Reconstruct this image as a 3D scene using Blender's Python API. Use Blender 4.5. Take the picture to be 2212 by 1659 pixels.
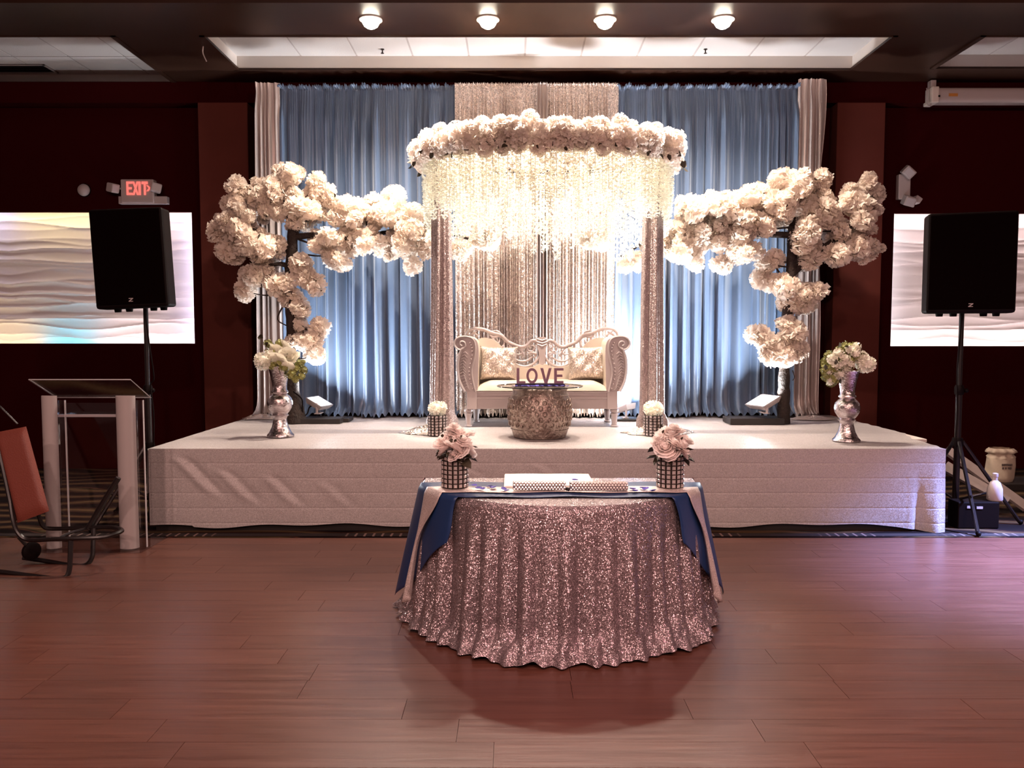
import bpy, bmesh, math, random
from mathutils import Vector, Matrix, Euler
PI = math.pi
scene = bpy.context.scene
for _o in list(bpy.data.objects):
    bpy.data.objects.remove(_o, do_unlink=True)
COL = scene.collection
# ------------------------------------------------------------------ camera
F = 1720.0                       # focal length in pixels of the 2212 px wide frame
PITCH = math.atan((829.5 - 725.0) / F)
CZ = 1.6
cam_d = bpy.data.cameras.new('camera')
cam_d.sensor_width = 36.0
cam_d.lens = F / 2212.0 * 36.0
cam_d.clip_end = 60
cam = bpy.data.objects.new('camera', cam_d)
cam.location = (0, 0, CZ)
cam.rotation_euler = (PI / 2 - PITCH, 0, 0)
COL.objects.link(cam)
scene.camera = cam
# ------------------------------------------------------------------ world, exposure
world = bpy.data.worlds.new('world')
scene.world = world
world.use_nodes = True
_bg = world.node_tree.nodes['Background']
_bg.inputs[0].default_value = (1.0, 0.60, 0.54, 1)
_bg.inputs[1].default_value = 0.10
vs = scene.view_settings
vs.view_transform = 'Standard'
vs.look = 'None'
vs.gamma = 1.0
vs.use_curve_mapping = False
vs.exposure = 0.13
cy = scene.cycles
cy.use_adaptive_sampling = True
cy.adaptive_threshold = 0.12
cy.adaptive_min_samples = 16
cy.max_bounces = 5
cy.diffuse_bounces = 4
cy.glossy_bounces = 3
cy.transmission_bounces = 4
cy.transparent_max_bounces = 6
cy.caustics_reflective = False
cy.caustics_refractive = False
# ------------------------------------------------------------------ room lamps (house lights in the ceiling, party lights)
CEIL = 4.5
def aim(o, target):
    d = Vector(target) - o.location
    o.rotation_euler = d.to_track_quat('-Z', 'Y').to_euler()
def lamp(name, kind, loc, power, color, radius=0.1, target=None, angle=None, blend=0.5, size=None):
    l = bpy.data.lights.new(name, kind)
    l.energy = power
    l.color = color
    if kind == 'AREA':
        l.shape = 'RECTANGLE'
        l.size, l.size_y = size
    else:
        l.shadow_soft_size = radius
    if kind == 'SPOT':
        l.spot_size = math.radians(angle)
        l.spot_blend = blend
    o = bpy.data.objects.new(name, l)
    o.location = loc
    COL.objects.link(o)
    if target is not None:
        aim(o, target)
    return o
WARM = (1.0, 0.83, 0.69)
HOUSE = (1.0, 0.63, 0.54)
for hx in (-2.6, 0.3, 3.2):
    lamp('house_lamp', 'SPOT', (hx, 1.2, CEIL - 0.05), 260, HOUSE, 0.09, (hx, 2.4, 0), 140, 0.8)
    lamp('house_lamp', 'SPOT', (hx, -2.2, CEIL - 0.05), 380, HOUSE, 0.09, (hx, 4.5, 1.0), 150, 0.6)
lamp('party_lamp', 'SPOT', (6.4, 5.3, 4.0), 20000, (0.32, 0.42, 1.0), 0.15, (4.25, 5.2, 0), 44, 1.0)
lamp('party_lamp', 'SPOT', (1.6, 0.4, 4.2), 260, (1.0, 0.42, 0.50), 0.12, (0.7, 2.9, 0), 40, 1.0)

# ------------------------------------------------------------------ helpers
_c, _s = math.cos(PITCH), math.sin(PITCH)
def at(px, py, Y):
    """world point seen at a pixel of the photograph, at depth Y"""
    u = (px - 1106.0) / F
    v = -(py - 829.5) / F
    y = _c + v * _s
    k = Y / y
    return Vector((u * k, Y, CZ + (-_s + v * _c) * k))
def atz(px, py, Z):
    u = (px - 1106.0) / F
    v = -(py - 829.5) / F
    y = _c + v * _s
    z = -_s + v * _c
    k = (Z - CZ) / z
    return Vector((u * k, y * k, Z))
ORG = {}
def lerp(a, b, t): return a + (b - a) * t
def smooth(t):
    t = max(0.0, min(1.0, t)); return t * t * (3 - 2 * t)
def interp(xs, ys, x):
    if x <= xs[0]: return ys[0]
    for i in range(1, len(xs)):
        if x <= xs[i]:
            return lerp(ys[i-1], ys[i], (x - xs[i-1]) / (xs[i] - xs[i-1]))
    return ys[-1]
def catmull(pts, n=6, closed=False):
    P = [Vector(p) for p in pts]
    out = []
    m = len(P)
    rng = range(m) if closed else range(m - 1)
    for i in rng:
        p0 = P[i-1] if (closed or i > 0) else P[0] * 2 - P[1]
        p1 = P[i]
        p2 = P[(i+1) % m]
        p3 = P[(i+2) % m] if (closed or i + 2 < m) else P[-1] * 2 - P[-2]
        for k in range(n):
            t = k / n
            out.append(0.5 * ((2*p1) + (p2 - p0)*t + (2*p0 - 5*p1 + 4*p2 - p3)*t*t + (3*p1 - p0 - 3*p2 + p3)*t**3))
    if not closed: out.append(P[-1].copy())
    return out
class MB:
    def __init__(self, M=None):
        self.v = []; self.f = []; self.M = M
    def add(self, vs, fs):
        b = len(self.v)
        if self.M is not None: vs = [self.M @ Vector(p) for p in vs]
        self.v.extend([tuple(p) for p in vs])
        self.f.extend([tuple(i + b for i in f) for f in fs])
        return self
    def box(self, x0, x1, y0, y1, z0, z1):
        return self.add([(x0,y0,z0),(x1,y0,z0),(x1,y1,z0),(x0,y1,z0),(x0,y0,z1),(x1,y0,z1),(x1,y1,z1),(x0,y1,z1)],
                        [(0,3,2,1),(4,5,6,7),(0,1,5,4),(1,2,6,5),(2,3,7,6),(3,0,4,7)])
    def cbox(self, c, s):
        return self.box(c[0]-s[0]/2, c[0]+s[0]/2, c[1]-s[1]/2, c[1]+s[1]/2, c[2]-s[2]/2, c[2]+s[2]/2)
    def bevbox(self, x0, x1, y0, y1, z0, z1, b):
        """box with chamfered edges"""
        bm = bmesh.new()
        bmesh.ops.create_cube(bm, size=1)
        for v in bm.verts:
            v.co = Vector((lerp(x0,x1,v.co.x+.5), lerp(y0,y1,v.co.y+.5), lerp(z0,z1,v.co.z+.5)))
        bmesh.ops.bevel(bm, geom=list(bm.edges), offset=b, segments=2, affect='EDGES', profile=0.5)
        bm.verts.index_update()
        self.add([v.co.copy() for v in bm.verts], [[v.index for v in f.verts] for f in bm.faces])
        bm.free()
        return self
    def tube(self, pts, r, n=8, closed=False, flat=1.0, caps=True):
        P = [Vector(p) for p in pts]
        m = len(P)
        R = r if isinstance(r, (list, tuple)) else [r] * m
        vs = []
        up = None
        for i in range(m):
            if closed: d = P[(i+1) % m] - P[i-1]
            else: d = P[min(i+1, m-1)] - P[max(i-1, 0)]
            if d.length < 1e-9: d = Vector((0,0,1))
            d.normalize()
            if up is None:
                up = Vector((0,1,0)) if abs(d.y) < 0.9 else Vector((1,0,0))
            a = up - d * up.dot(d)
            if a.length < 1e-6: a = d.orthogonal()
            a.normalize()
            b = d.cross(a)
            up = a
            for k in range(n):
                t = 2 * PI * k / n
                vs.append(P[i] + a * (math.cos(t) * R[i] * flat) + b * (math.sin(t) * R[i]))
        fs = []
        for i in range(m if closed else m - 1):
            j = (i + 1) % m
            for k in range(n):
                l = (k + 1) % n
                fs.append((i*n+k, i*n+l, j*n+l, j*n+k))
        if not closed and caps:
            fs.append(tuple(reversed(range(n))))
            fs.append(tuple((m-1)*n + k for k in range(n)))
        return self.add(vs, fs)
    def lathe(self, prof, n=24, c=(0,0,0), caps=True, wob=None):
        vs = []; fs = []
        m = len(prof)
        for i, (r, z) in enumerate(prof):
            for k in range(n):
                t = 2*PI*k/n
                rr = r * (wob(t, z) if wob else 1)
                vs.append((c[0]+math.cos(t)*rr, c[1]+math.sin(t)*rr, c[2]+z))
        for i in range(m-1):
            for k in range(n):
                l = (k+1) % n
                fs.append((i*n+k, i*n+l, (i+1)*n+l, (i+1)*n+k))
        if caps:
            fs.append(tuple(reversed(range(n))))
            fs.append(tuple((m-1)*n+k for k in range(n)))
        return self.add(vs, fs)
    def grid(self, fn, nu, nv, closed_u=False):
        vs = [fn(i / (nu if closed_u else nu - 1), j / (nv - 1)) for j in range(nv) for i in range(nu)]
        fs = []
        for j in range(nv-1):
            for i in range(nu if closed_u else nu-1):
                k = (i+1) % nu
                fs.append((j*nu+i, j*nu+k, (j+1)*nu+k, (j+1)*nu+i))
        return self.add(vs, fs)
    def ball(self, c, r, nu=8, nv=6, sc=(1,1,1)):
        prof = []
        vs = [(c[0], c[1], c[2]-r*sc[2])]
        for j in range(1, nv):
            a = -PI/2 + PI*j/nv
            for k in range(nu):
                t = 2*PI*k/nu
                vs.append((c[0]+math.cos(a)*math.cos(t)*r*sc[0], c[1]+math.cos(a)*math.sin(t)*r*sc[1], c[2]+math.sin(a)*r*sc[2]))
        vs.append((c[0], c[1], c[2]+r*sc[2]))
        fs = []
        for k in range(nu):
            l = (k+1) % nu
            fs.append((0, 1+l, 1+k))
            for j in range(nv-2):
                fs.append((1+j*nu+k, 1+j*nu+l, 1+(j+1)*nu+l, 1+(j+1)*nu+k))
            fs.append((1+(nv-2)*nu+k, 1+(nv-2)*nu+l, len(vs)-1))
        return self.add(vs, fs)
    def prism(self, poly, y0, y1):
        """polygon in x,z extruded along y"""
        n = len(poly)
        vs = [(p[0], y0, p[1]) for p in poly] + [(p[0], y1, p[1]) for p in poly]
        fs = [tuple(range(n)), tuple(reversed(range(n, 2*n)))]
        for i in range(n):
            j = (i+1) % n
            fs.append((i, n+i, n+j, j))
        return self.add(vs, fs)
    def merge(self, other, M):
        return self.add([M @ Vector(p) for p in other.v], other.f)
    def mesh(self, name, mat, smooth=True, org=(0,0,0), angle=40):
        me = bpy.data.meshes.new(name)
        o = Vector(org)
        me.from_pydata([Vector(p) - o for p in self.v], [], self.f)
        bm = bmesh.new(); bm.from_mesh(me)
        bmesh.ops.recalc_face_normals(bm, faces=list(bm.faces))
        bm.to_mesh(me); bm.free()
        for m in (mat if isinstance(mat, (list, tuple)) else [mat]): me.materials.append(m)
        if smooth:
            me.polygons.foreach_set('use_smooth', [True] * len(me.polygons))
            try: me.set_sharp_from_angle(angle=math.radians(angle))
            except Exception: pass
        me.update()
        return me
    def build(self, name, mat, parent=None, smooth=True, org=None, angle=40, recalc=True):
        if org is None:
            if parent is not None: org = ORG[parent.as_pointer()]
            else:
                xs = [p[0] for p in self.v]; ys = [p[1] for p in self.v]; zs = [p[2] for p in self.v]
                org = Vector(((min(xs)+max(xs))/2, (min(ys)+max(ys))/2, min(zs)))
        me = self.mesh(name, mat, smooth, org, angle)
        o = bpy.data.objects.new(name, me)
        COL.objects.link(o)
        if parent is not None:
            o.parent = parent
            o.location = Vector(org) - ORG[parent.as_pointer()]
        else:
            o.location = org
        ORG[o.as_pointer()] = Vector(org)
        return o
def put(name, me, parent, loc, rot=(0,0,0), sc=1.0):
    """a part that shares mesh data, placed in world space under its thing"""
    o = bpy.data.objects.new(name, me)
    COL.objects.link(o)
    if parent is not None:
        o.parent = parent
        o.location = Vector(loc) - ORG[parent.as_pointer()]
    else:
        o.location = loc
    o.rotation_euler = rot
    o.scale = (sc, sc, sc) if not isinstance(sc, (tuple, list)) else sc
    ORG[o.as_pointer()] = Vector(loc)
    return o
def tag(o, label, cat, group=None, kind=None):
    o['label'] = label
    if cat: o['category'] = cat
    if group: o['group'] = group
    if kind: o['kind'] = kind
    return o
def thing(name, label, cat, loc, group=None):
    o = bpy.data.objects.new(name, None)
    o.empty_display_size = 0.1
    COL.objects.link(o)
    o.location = loc
    ORG[o.as_pointer()] = Vector(loc)
    return tag(o, label, cat, group)
def struct(o):
    o['kind'] = 'structure'
    return o
# ------------------------------------------------------------------ materials
def nodes(name):
    m = bpy.data.materials.new(name)
    m.use_nodes = True
    nt = m.node_tree
    return m, nt, nt.nodes['Principled BSDF']
def mat(name, col, rough=0.5, metal=0.0, spec=0.5, bump=None, var=None, emit=None, sheen=0.0, coat=0.0, alpha=None, trans=None, rnd=None):
    """var=(scale, amount, second colour) mottling; bump=(scale, strength); rnd = per-object brightness spread; trans = translucency"""
    m, nt, p = nodes(name)
    N, L = nt.nodes, nt.links
    p.inputs['Base Color'].default_value = (*col, 1)
    p.inputs['Roughness'].default_value = rough
    p.inputs['Metallic'].default_value = metal
    p.inputs['Specular IOR Level'].default_value = spec
    if sheen: p.inputs['Sheen Weight'].default_value = sheen
    if coat: p.inputs['Coat Weight'].default_value = coat
    if emit:
        p.inputs['Emission Color'].default_value = (*emit[0], 1)
        p.inputs['Emission Strength'].default_value = emit[1]
    tc = N.new('ShaderNodeTexCoord')
    colsock = None
    if var:
        nz = N.new('ShaderNodeTexNoise'); nz.inputs['Scale'].default_value = var[0]; nz.inputs['Detail'].default_value = 5
        L.new(tc.outputs['Object'], nz.inputs['Vector'])
        rp = N.new('ShaderNodeValToRGB'); rp.color_ramp.elements[0].position = 0.5 - var[1]; rp.color_ramp.elements[1].position = 0.5 + var[1]
        rp.color_ramp.elements[0].color = (*col, 1); rp.color_ramp.elements[1].color = (*var[2], 1)
        L.new(nz.outputs['Fac'], rp.inputs['Fac'])
        colsock = rp.outputs['Color']
    if rnd:
        oi = N.new('ShaderNodeObjectInfo')
        mr = N.new('ShaderNodeMapRange'); mr.inputs['To Min'].default_value = 1 - rnd; mr.inputs['To Max'].default_value = 1 + rnd
        L.new(oi.outputs['Random'], mr.inputs['Value'])
        hs = N.new('ShaderNodeHueSaturation'); hs.inputs['Color'].default_value = (*col, 1)
        if colsock: L.new(colsock, hs.inputs['Color'])
        L.new(mr.outputs['Result'], hs.inputs['Value'])
        colsock = hs.outputs['Color']
    if colsock: L.new(colsock, p.inputs['Base Color'])
    if bump:
        nz = N.new('ShaderNodeTexNoise'); nz.inputs['Scale'].default_value = bump[0]; nz.inputs['Detail'].default_value = 4
        L.new(tc.outputs['Object'], nz.inputs['Vector'])
        bp = N.new('ShaderNodeBump'); bp.inputs['Strength'].default_value = bump[1]; bp.inputs['Distance'].default_value = 0.02
        L.new(nz.outputs['Fac'], bp.inputs['Height']); L.new(bp.outputs['Normal'], p.inputs['Normal'])
    if trans:
        out = N['Material Output']
        tr = N.new('ShaderNodeBsdfTranslucent'); tr.inputs['Color'].default_value = (*col, 1)
        if colsock: L.new(colsock, tr.inputs['Color'])
        mx = N.new('ShaderNodeMixShader'); mx.inputs[0].default_value = trans
        L.new(p.outputs[0], mx.inputs[1]); L.new(tr.outputs[0], mx.inputs[2]); L.new(mx.outputs[0], out.inputs['Surface'])
    return m
def glass(name, col=(0.9,0.9,0.9), rough=0.03, base=0.05, edge=0.6):
    """thin clear sheet: see-through with fresnel gloss"""
    m, nt, p = nodes(name)
    N, L = nt.nodes, nt.links
    N.remove(p)
    t = N.new('ShaderNodeBsdfTransparent'); t.inputs['Color'].default_value = (*col, 1)
    g = N.new('ShaderNodeBsdfGlossy'); g.inputs['Roughness'].default_value = rough; g.inputs['Color'].default_value = (1,1,1,1)
    lw = N.new('ShaderNodeLayerWeight'); lw.inputs['Blend'].default_value = 0.35
    mr = N.new('ShaderNodeMapRange'); mr.inputs['To Min'].default_value = base; mr.inputs['To Max'].default_value = edge
    L.new(lw.outputs['Fresnel'], mr.inputs['Value'])
    mx = N.new('ShaderNodeMixShader')
    L.new(mr.outputs['Result'], mx.inputs[0]); L.new(t.outputs[0], mx.inputs[1]); L.new(g.outputs[0], mx.inputs[2])
    L.new(mx.outputs[0], N['Material Output'].inputs['Surface'])
    return m
def sequin(name, col, scale, tilt=0.55, rough=0.28, metal=0.75, spark=0.5):
    """cloth of small metal discs: every cell of a voronoi has its own tilt"""
    m, nt, p = nodes(name)
    N, L = nt.nodes, nt.links
    tc = N.new('ShaderNodeTexCoord')
    vo = N.new('ShaderNodeTexVoronoi'); vo.inputs['Scale'].default_value = scale
    L.new(tc.outputs['Object'], vo.inputs['Vector'])
    sb = N.new('ShaderNodeVectorMath'); sb.operation = 'SUBTRACT'; sb.inputs[1].default_value = (0.5,0.5,0.5)
    L.new(vo.outputs['Color'], sb.inputs[0])
    sc = N.new('ShaderNodeVectorMath'); sc.operation = 'SCALE'; sc.inputs['Scale'].default_value = tilt * 2
    L.new(sb.outputs[0], sc.inputs[0])
    ge = N.new('ShaderNodeNewGeometry')
    ad = N.new('ShaderNodeVectorMath'); ad.operation = 'ADD'
    L.new(ge.outputs['Normal'], ad.inputs[0]); L.new(sc.outputs[0], ad.inputs[1])
    nm = N.new('ShaderNodeVectorMath'); nm.operation = 'NORMALIZE'
    L.new(ad.outputs[0], nm.inputs[0])
    L.new(nm.outputs[0], p.inputs['Normal'])
    sp = N.new('ShaderNodeSeparateColor'); L.new(vo.outputs['Color'], sp.inputs[0])
    rp = N.new('ShaderNodeValToRGB')
    rp.color_ramp.elements[0].color = (*[c * (1 - spark) for c in col], 1)
    rp.color_ramp.elements[1].color = (*[min(1, c * (1 + spark)) for c in col], 1)
    L.new(sp.outputs[1], rp.inputs['Fac'])
    L.new(rp.outputs['Color'], p.inputs['Base Color'])
    p.inputs['Metallic'].default_value = metal
    p.inputs['Roughness'].default_value = rough
    return m
M = {}
M['wall'] = mat('dark_wall_paint', (0.030, 0.0004, 0.0010), 0.8, spec=0.06)
M['soffit'] = mat('dark_stained_panel', (0.030, 0.012, 0.008), 0.38, spec=0.35, var=(1.2, 0.3, (0.045, 0.02, 0.012)))
M['pillar'] = mat('brown_wallcovering', (0.15, 0.036, 0.027), 0.8, spec=0.08, var=(0.9, 0.35, (0.085, 0.023, 0.017)))
M['white_paint'] = mat('white_paint', (0.70, 0.62, 0.57), 0.7)
M['tile'] = mat('ceiling_tile_mineral', (0.60, 0.55, 0.53), 0.85, bump=(90, 0.15), rnd=0.04)
M['tgrid'] = mat('ceiling_grid_metal', (0.42, 0.36, 0.34), 0.6)
M['wave'] = mat('white_wave_panel', (0.85, 0.80, 0.80), 0.6)
M['black_plastic'] = mat('black_plastic', (0.004, 0.0012, 0.0012), 0.6, spec=0.1)
M['grille'] = mat('black_speaker_grille', (0.003, 0.0008, 0.0008), 0.9, spec=0.03, bump=(400, 0.3))
M['black_metal'] = mat('black_tube_metal', (0.008, 0.004, 0.004), 0.35, spec=0.5)
M['base_black'] = mat('black_base_board', (0.012, 0.007, 0.006), 0.55)
M['plastic'] = mat('off_white_plastic', (0.46, 0.39, 0.38), 0.45)
M['trunk'] = mat('dark_bark', (0.035, 0.018, 0.012), 0.8, bump=(40, 0.8), var=(12, 0.2, (0.012, 0.006, 0.004)))
M['petal'] = mat('peach_blossom', (0.98, 0.88, 0.79), 0.8, spec=0.1, trans=0.46, rnd=0.08)
M['ringpetal'] = mat('cream_blossom', (0.98, 0.89, 0.82), 0.8, spec=0.1, trans=0.58, rnd=0.08)
M['wisteria'] = mat('cream_wisteria', (0.95, 0.93, 0.82), 0.75, spec=0.1, trans=0.45, rnd=0.06)
M['leaf_dark'] = mat('dark_leaf', (0.035, 0.025, 0.012), 0.6)
M['leaf_green'] = mat('olive_green_leaf', (0.27, 0.27, 0.08), 0.6, rnd=0.3)
M['rose'] = mat('blush_rose', (0.98, 0.88, 0.85), 0.7, spec=0.1, trans=0.45, rnd=0.08)
M['white_rose'] = mat('cream_rose', (0.92, 0.88, 0.76), 0.7, spec=0.1, trans=0.3, rnd=0.08)
M['mercury'] = mat('mercury_glass', (0.80, 0.74, 0.75), 0.16, metal=1.0, bump=(60, 0.35), var=(14, 0.12, (0.42, 0.34, 0.34)))
M['crystal'] = mat('crystal', (0.60, 0.52, 0.50), 0.24, metal=0.45, spec=0.9)
M['vase_frame'] = mat('dark_metal_lattice', (0.03, 0.018, 0.014), 0.4, metal=0.4)
M['sofa_paint'] = mat('silver_cream_lacquer', (0.46, 0.39, 0.38), 0.34, metal=0.25, spec=0.6)
M['sofa_leather'] = mat('ivory_leather', (0.56, 0.48, 0.40), 0.42)
M['cushion'] = sequin('ivory_sequin_cushion', (0.56, 0.48, 0.42), 95, 0.30, 0.32, 0.55, 0.2)
M['hammered'] = mat('hammered_silver', (0.52, 0.43, 0.37), 0.36, metal=0.85, bump=(34, 0.9), var=(11, 0.14, (0.30, 0.22, 0.19)))
M['glass'] = glass('table_glass')
M['glass_rim'] = mat('glass_rim', (0.03, 0.035, 0.03), 0.1)
M['acrylic'] = glass('clear_acrylic', (0.93, 0.91, 0.91), 0.05, 0.03, 0.35)
M['frosted'] = mat('frosted_acrylic', (0.40, 0.35, 0.345), 0.5)
M['acrylic_edge'] = mat('acrylic_edge', (0.50, 0.46, 0.48), 0.2)
M['love'] = mat('mauve_letter', (0.30, 0.17, 0.22), 0.35, metal=0.3)
M['love_base'] = mat('navy_plinth', (0.012, 0.008, 0.05), 0.4)
M['purple'] = mat('violet_petal', (0.10, 0.075, 0.42), 0.6, spec=0.2, rnd=0.3)
M['blue_satin'] = mat('blue_satin', (0.084, 0.130, 0.218), 0.38, spec=0.65, sheen=0.35)
M['silver_satin'] = mat('silver_satin', (0.56, 0.47, 0.44), 0.32, metal=0.35, spec=0.8)
M['navy'] = mat('navy_taffeta', (0.009, 0.030, 0.105), 0.42, spec=0.5, bump=(9, 0.12))
M['satin_runner'] = sequin('silver_lurex_runner', (0.62, 0.52, 0.50), 420, 0.25, 0.4, 0.4, 0.3)
M['book'] = mat('white_card', (0.88, 0.85, 0.80), 0.6)
M['satin_back'] = mat('grey_runner_underside', (0.10, 0.075, 0.07), 0.8)
M['seq_table'] = sequin('rose_silver_sequin', (0.35, 0.275, 0.29), 260, 0.50, 0.28, 0.65, 0.55)
M['seq_top'] = sequin('ivory_sequin_top', (0.80, 0.70, 0.62), 210, 0.22, 0.4, 0.35, 0.2)
M['seq_curtain'] = sequin('champagne_sequin_curtain', (0.66, 0.56, 0.51), 110, 0.50, 0.32, 0.6, 0.45)
M['seq_post'] = sequin('rose_sequin_drape', (0.40, 0.32, 0.31), 200, 0.40, 0.38, 0.45, 0.35)
M['seq_puddle'] = sequin('silver_sequin_drape', (0.70, 0.60, 0.54), 130, 0.50, 0.28, 0.75, 0.45)
M['stage_cloth'] = sequin('ivory_glitter_cloth', (0.45, 0.405, 0.40), 200, 0.14, 0.55, 0.10, 0.16)
M['paper'] = mat('white_paper', (0.85, 0.80, 0.74), 0.6)
M['red_pad'] = mat('rust_red_vinyl', (0.19, 0.042, 0.027), 0.55, bump=(120, 0.2))
M['canvas'] = mat('cream_sack', (0.55, 0.45, 0.34), 0.8, var=(9, 0.2, (0.40, 0.31, 0.24)))
M['print'] = mat('dark_print', (0.10, 0.07, 0.06), 0.8)
M['orange'] = mat('orange_sticker', (0.55, 0.22, 0.04), 0.6)
M['lens'] = mat('flood_lens', (0.9, 0.9, 0.9), 0.4, emit=((1.0, 0.95, 0.88), 14.0))
M['lamp_glow'] = mat('lamp_diffuser', (0.9, 0.9, 0.9), 0.4, emit=((1.0, 0.88, 0.70), 30.0))
M['exit_red'] = mat('exit_letter', (0.5, 0.1, 0.1), 0.5, emit=((1.0, 0.20, 0.16), 0.9))
M['white_mark'] = mat('white_badge', (0.45, 0.38, 0.38), 0.5)
# ------------------------------------------------------------------ floor
def wood_material():
    m, nt, p = nodes('brown_vinyl_plank')
    N, L = nt.nodes, nt.links
    ge = N.new('ShaderNodeNewGeometry')
    oi = N.new('ShaderNodeObjectInfo')
    mp = N.new('ShaderNodeMapping'); mp.inputs['Scale'].default_value = (0.9, 16.0, 1.0)
    L.new(ge.outputs['Position'], mp.inputs['Vector'])
    ad = N.new('ShaderNodeVectorMath'); ad.operation = 'ADD'
    ml = N.new('ShaderNodeVectorMath'); ml.operation = 'SCALE'; ml.inputs[0].default_value = (7.3, 11.7, 3.1)
    L.new(oi.outputs['Random'], ml.inputs['Scale'])
    L.new(mp.outputs[0], ad.inputs[0]); L.new(ml.outputs[0], ad.inputs[1])
    nz = N.new('ShaderNodeTexNoise'); nz.inputs['Scale'].default_value = 2.2; nz.inputs['Detail'].default_value = 6; nz.inputs['Roughness'].default_value = 0.62
    L.new(ad.outputs[0], nz.inputs['Vector'])
    rp = N.new('ShaderNodeValToRGB')
    e = rp.color_ramp.elements
    e[0].position = 0.22; e[0].color = (0.060, 0.0200, 0.0135, 1)
    e[1].position = 0.80; e[1].color = (0.128, 0.050, 0.035, 1)
    L.new(nz.outputs['Fac'], rp.inputs['Fac'])
    mr = N.new('ShaderNodeMapRange'); mr.inputs['To Min'].default_value = 0.93; mr.inputs['To Max'].default_value = 1.08
    L.new(oi.outputs['Random'], mr.inputs['Value'])
    hs = N.new('ShaderNodeHueSaturation')
    L.new(rp.outputs['Color'], hs.inputs['Color']); L.new(mr.outputs['Result'], hs.inputs['Value'])
    L.new(hs.outputs['Color'], p.inputs['Base Color'])
    r2 = N.new('ShaderNodeMapRange'); r2.inputs['To Min'].default_value = 0.24; r2.inputs['To Max'].default_value = 0.40
    L.new(nz.outputs['Fac'], r2.inputs['Value']); L.new(r2.outputs['Result'], p.inputs['Roughness'])
    p.inputs['Specular IOR Level'].default_value = 0.42
    bp = N.new('ShaderNodeBump'); bp.inputs['Strength'].default_value = 0.08; bp.inputs['Distance'].default_value = 0.01
    L.new(nz.outputs['Fac'], bp.inputs['Height']); L.new(bp.outputs['Normal'], p.inputs['Normal'])
    return m
M['wood'] = wood_material()
def carpet_material():
    m, nt, p = nodes('patterned_carpet')
    N, L = nt.nodes, nt.links
    ge = N.new('ShaderNodeNewGeometry')
    w = N.new('ShaderNodeTexWave'); w.wave_type = 'BANDS'; w.bands_direction = 'Y'
    w.inputs['Scale'].default_value = 1.1; w.inputs['Distortion'].default_value = 9; w.inputs['Detail'].default_value = 1.5; w.inputs['Detail Scale'].default_value = 0.8
    L.new(ge.outputs['Position'], w.inputs['Vector'])
    rp = N.new('ShaderNodeValToRGB'); e = rp.color_ramp.elements
    e[0].position = 0.0; e[0].color = (0.006, 0.003, 0.003, 1)
    e[1].position = 1.0; e[1].color = (0.10, 0.055, 0.03, 1)
    a = e.new(0.45); a.color = (0.010, 0.004, 0.004, 1)
    a = e.new(0.62); a.color = (0.075, 0.030, 0.018, 1)
    a = e.new(0.72); a.color = (0.012, 0.006, 0.005, 1)
    a = e.new(0.88); a.color = (0.050, 0.035, 0.016, 1)
    L.new(w.outputs['Fac'], rp.inputs['Fac'])
    L.new(rp.outputs['Color'], p.inputs['Base Color'])
    p.inputs['Roughness'].default_value = 0.95
    p.inputs['Specular IOR Level'].default_value = 0.1
    return m
M['carpet'] = carpet_material()
FLOOR_Y = 6.24
fl = struct(MB().box(-7.6, 7.6, -4.0, FLOOR_Y, -0.14, -0.008).build('floor', M['wood'], smooth=False, org=(0, 3, 0)))
rng = random.Random(4)
plank_lens = {}
def plank_mesh(L_, W_):
    key = (round(L_, 3), W_)
    if key not in plank_lens:
        plank_lens[key] = MB().add(*(lambda b, x, y: ([(-x,-y,-.008),(x,-y,-.008),(x,y,-.008),(-x,y,-.008),(-x+b,-y+b,0),(x-b,-y+b,0),(x-b,y-b,0),(-x+b,y-b,0)],
            [(0,3,2,1),(4,5,6,7),(0,1,5,4),(1,2,6,5),(2,3,7,6),(3,0,4,7)]))(.0005, L_/2-.0006, W_/2-.0004)).mesh('plank', M['wood'], smooth=False)
    return plank_lens[key]
PW = 0.187
row = 0
yy = FLOOR_Y - 0.012
while yy - PW > 2.35:
    half = max(2.6, (yy * 0.66) + 0.75)
    x = -half - rng.random() * 1.2
    while x < half + 0.2:
        put('plank', plank_mesh(1.22, PW), fl, (x + 0.61, yy - PW/2, 0))
        x += 1.22
    yy -= PW
    row += 1
carpet = struct(MB().box(-7.6, 7.6, FLOOR_Y, 9.9, -0.14, 0.004).build('carpet', M['carpet'], smooth=False, org=(0, 8, 0)))
tag(carpet, 'dark carpet with swirling bands around the stage', None)
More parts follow.
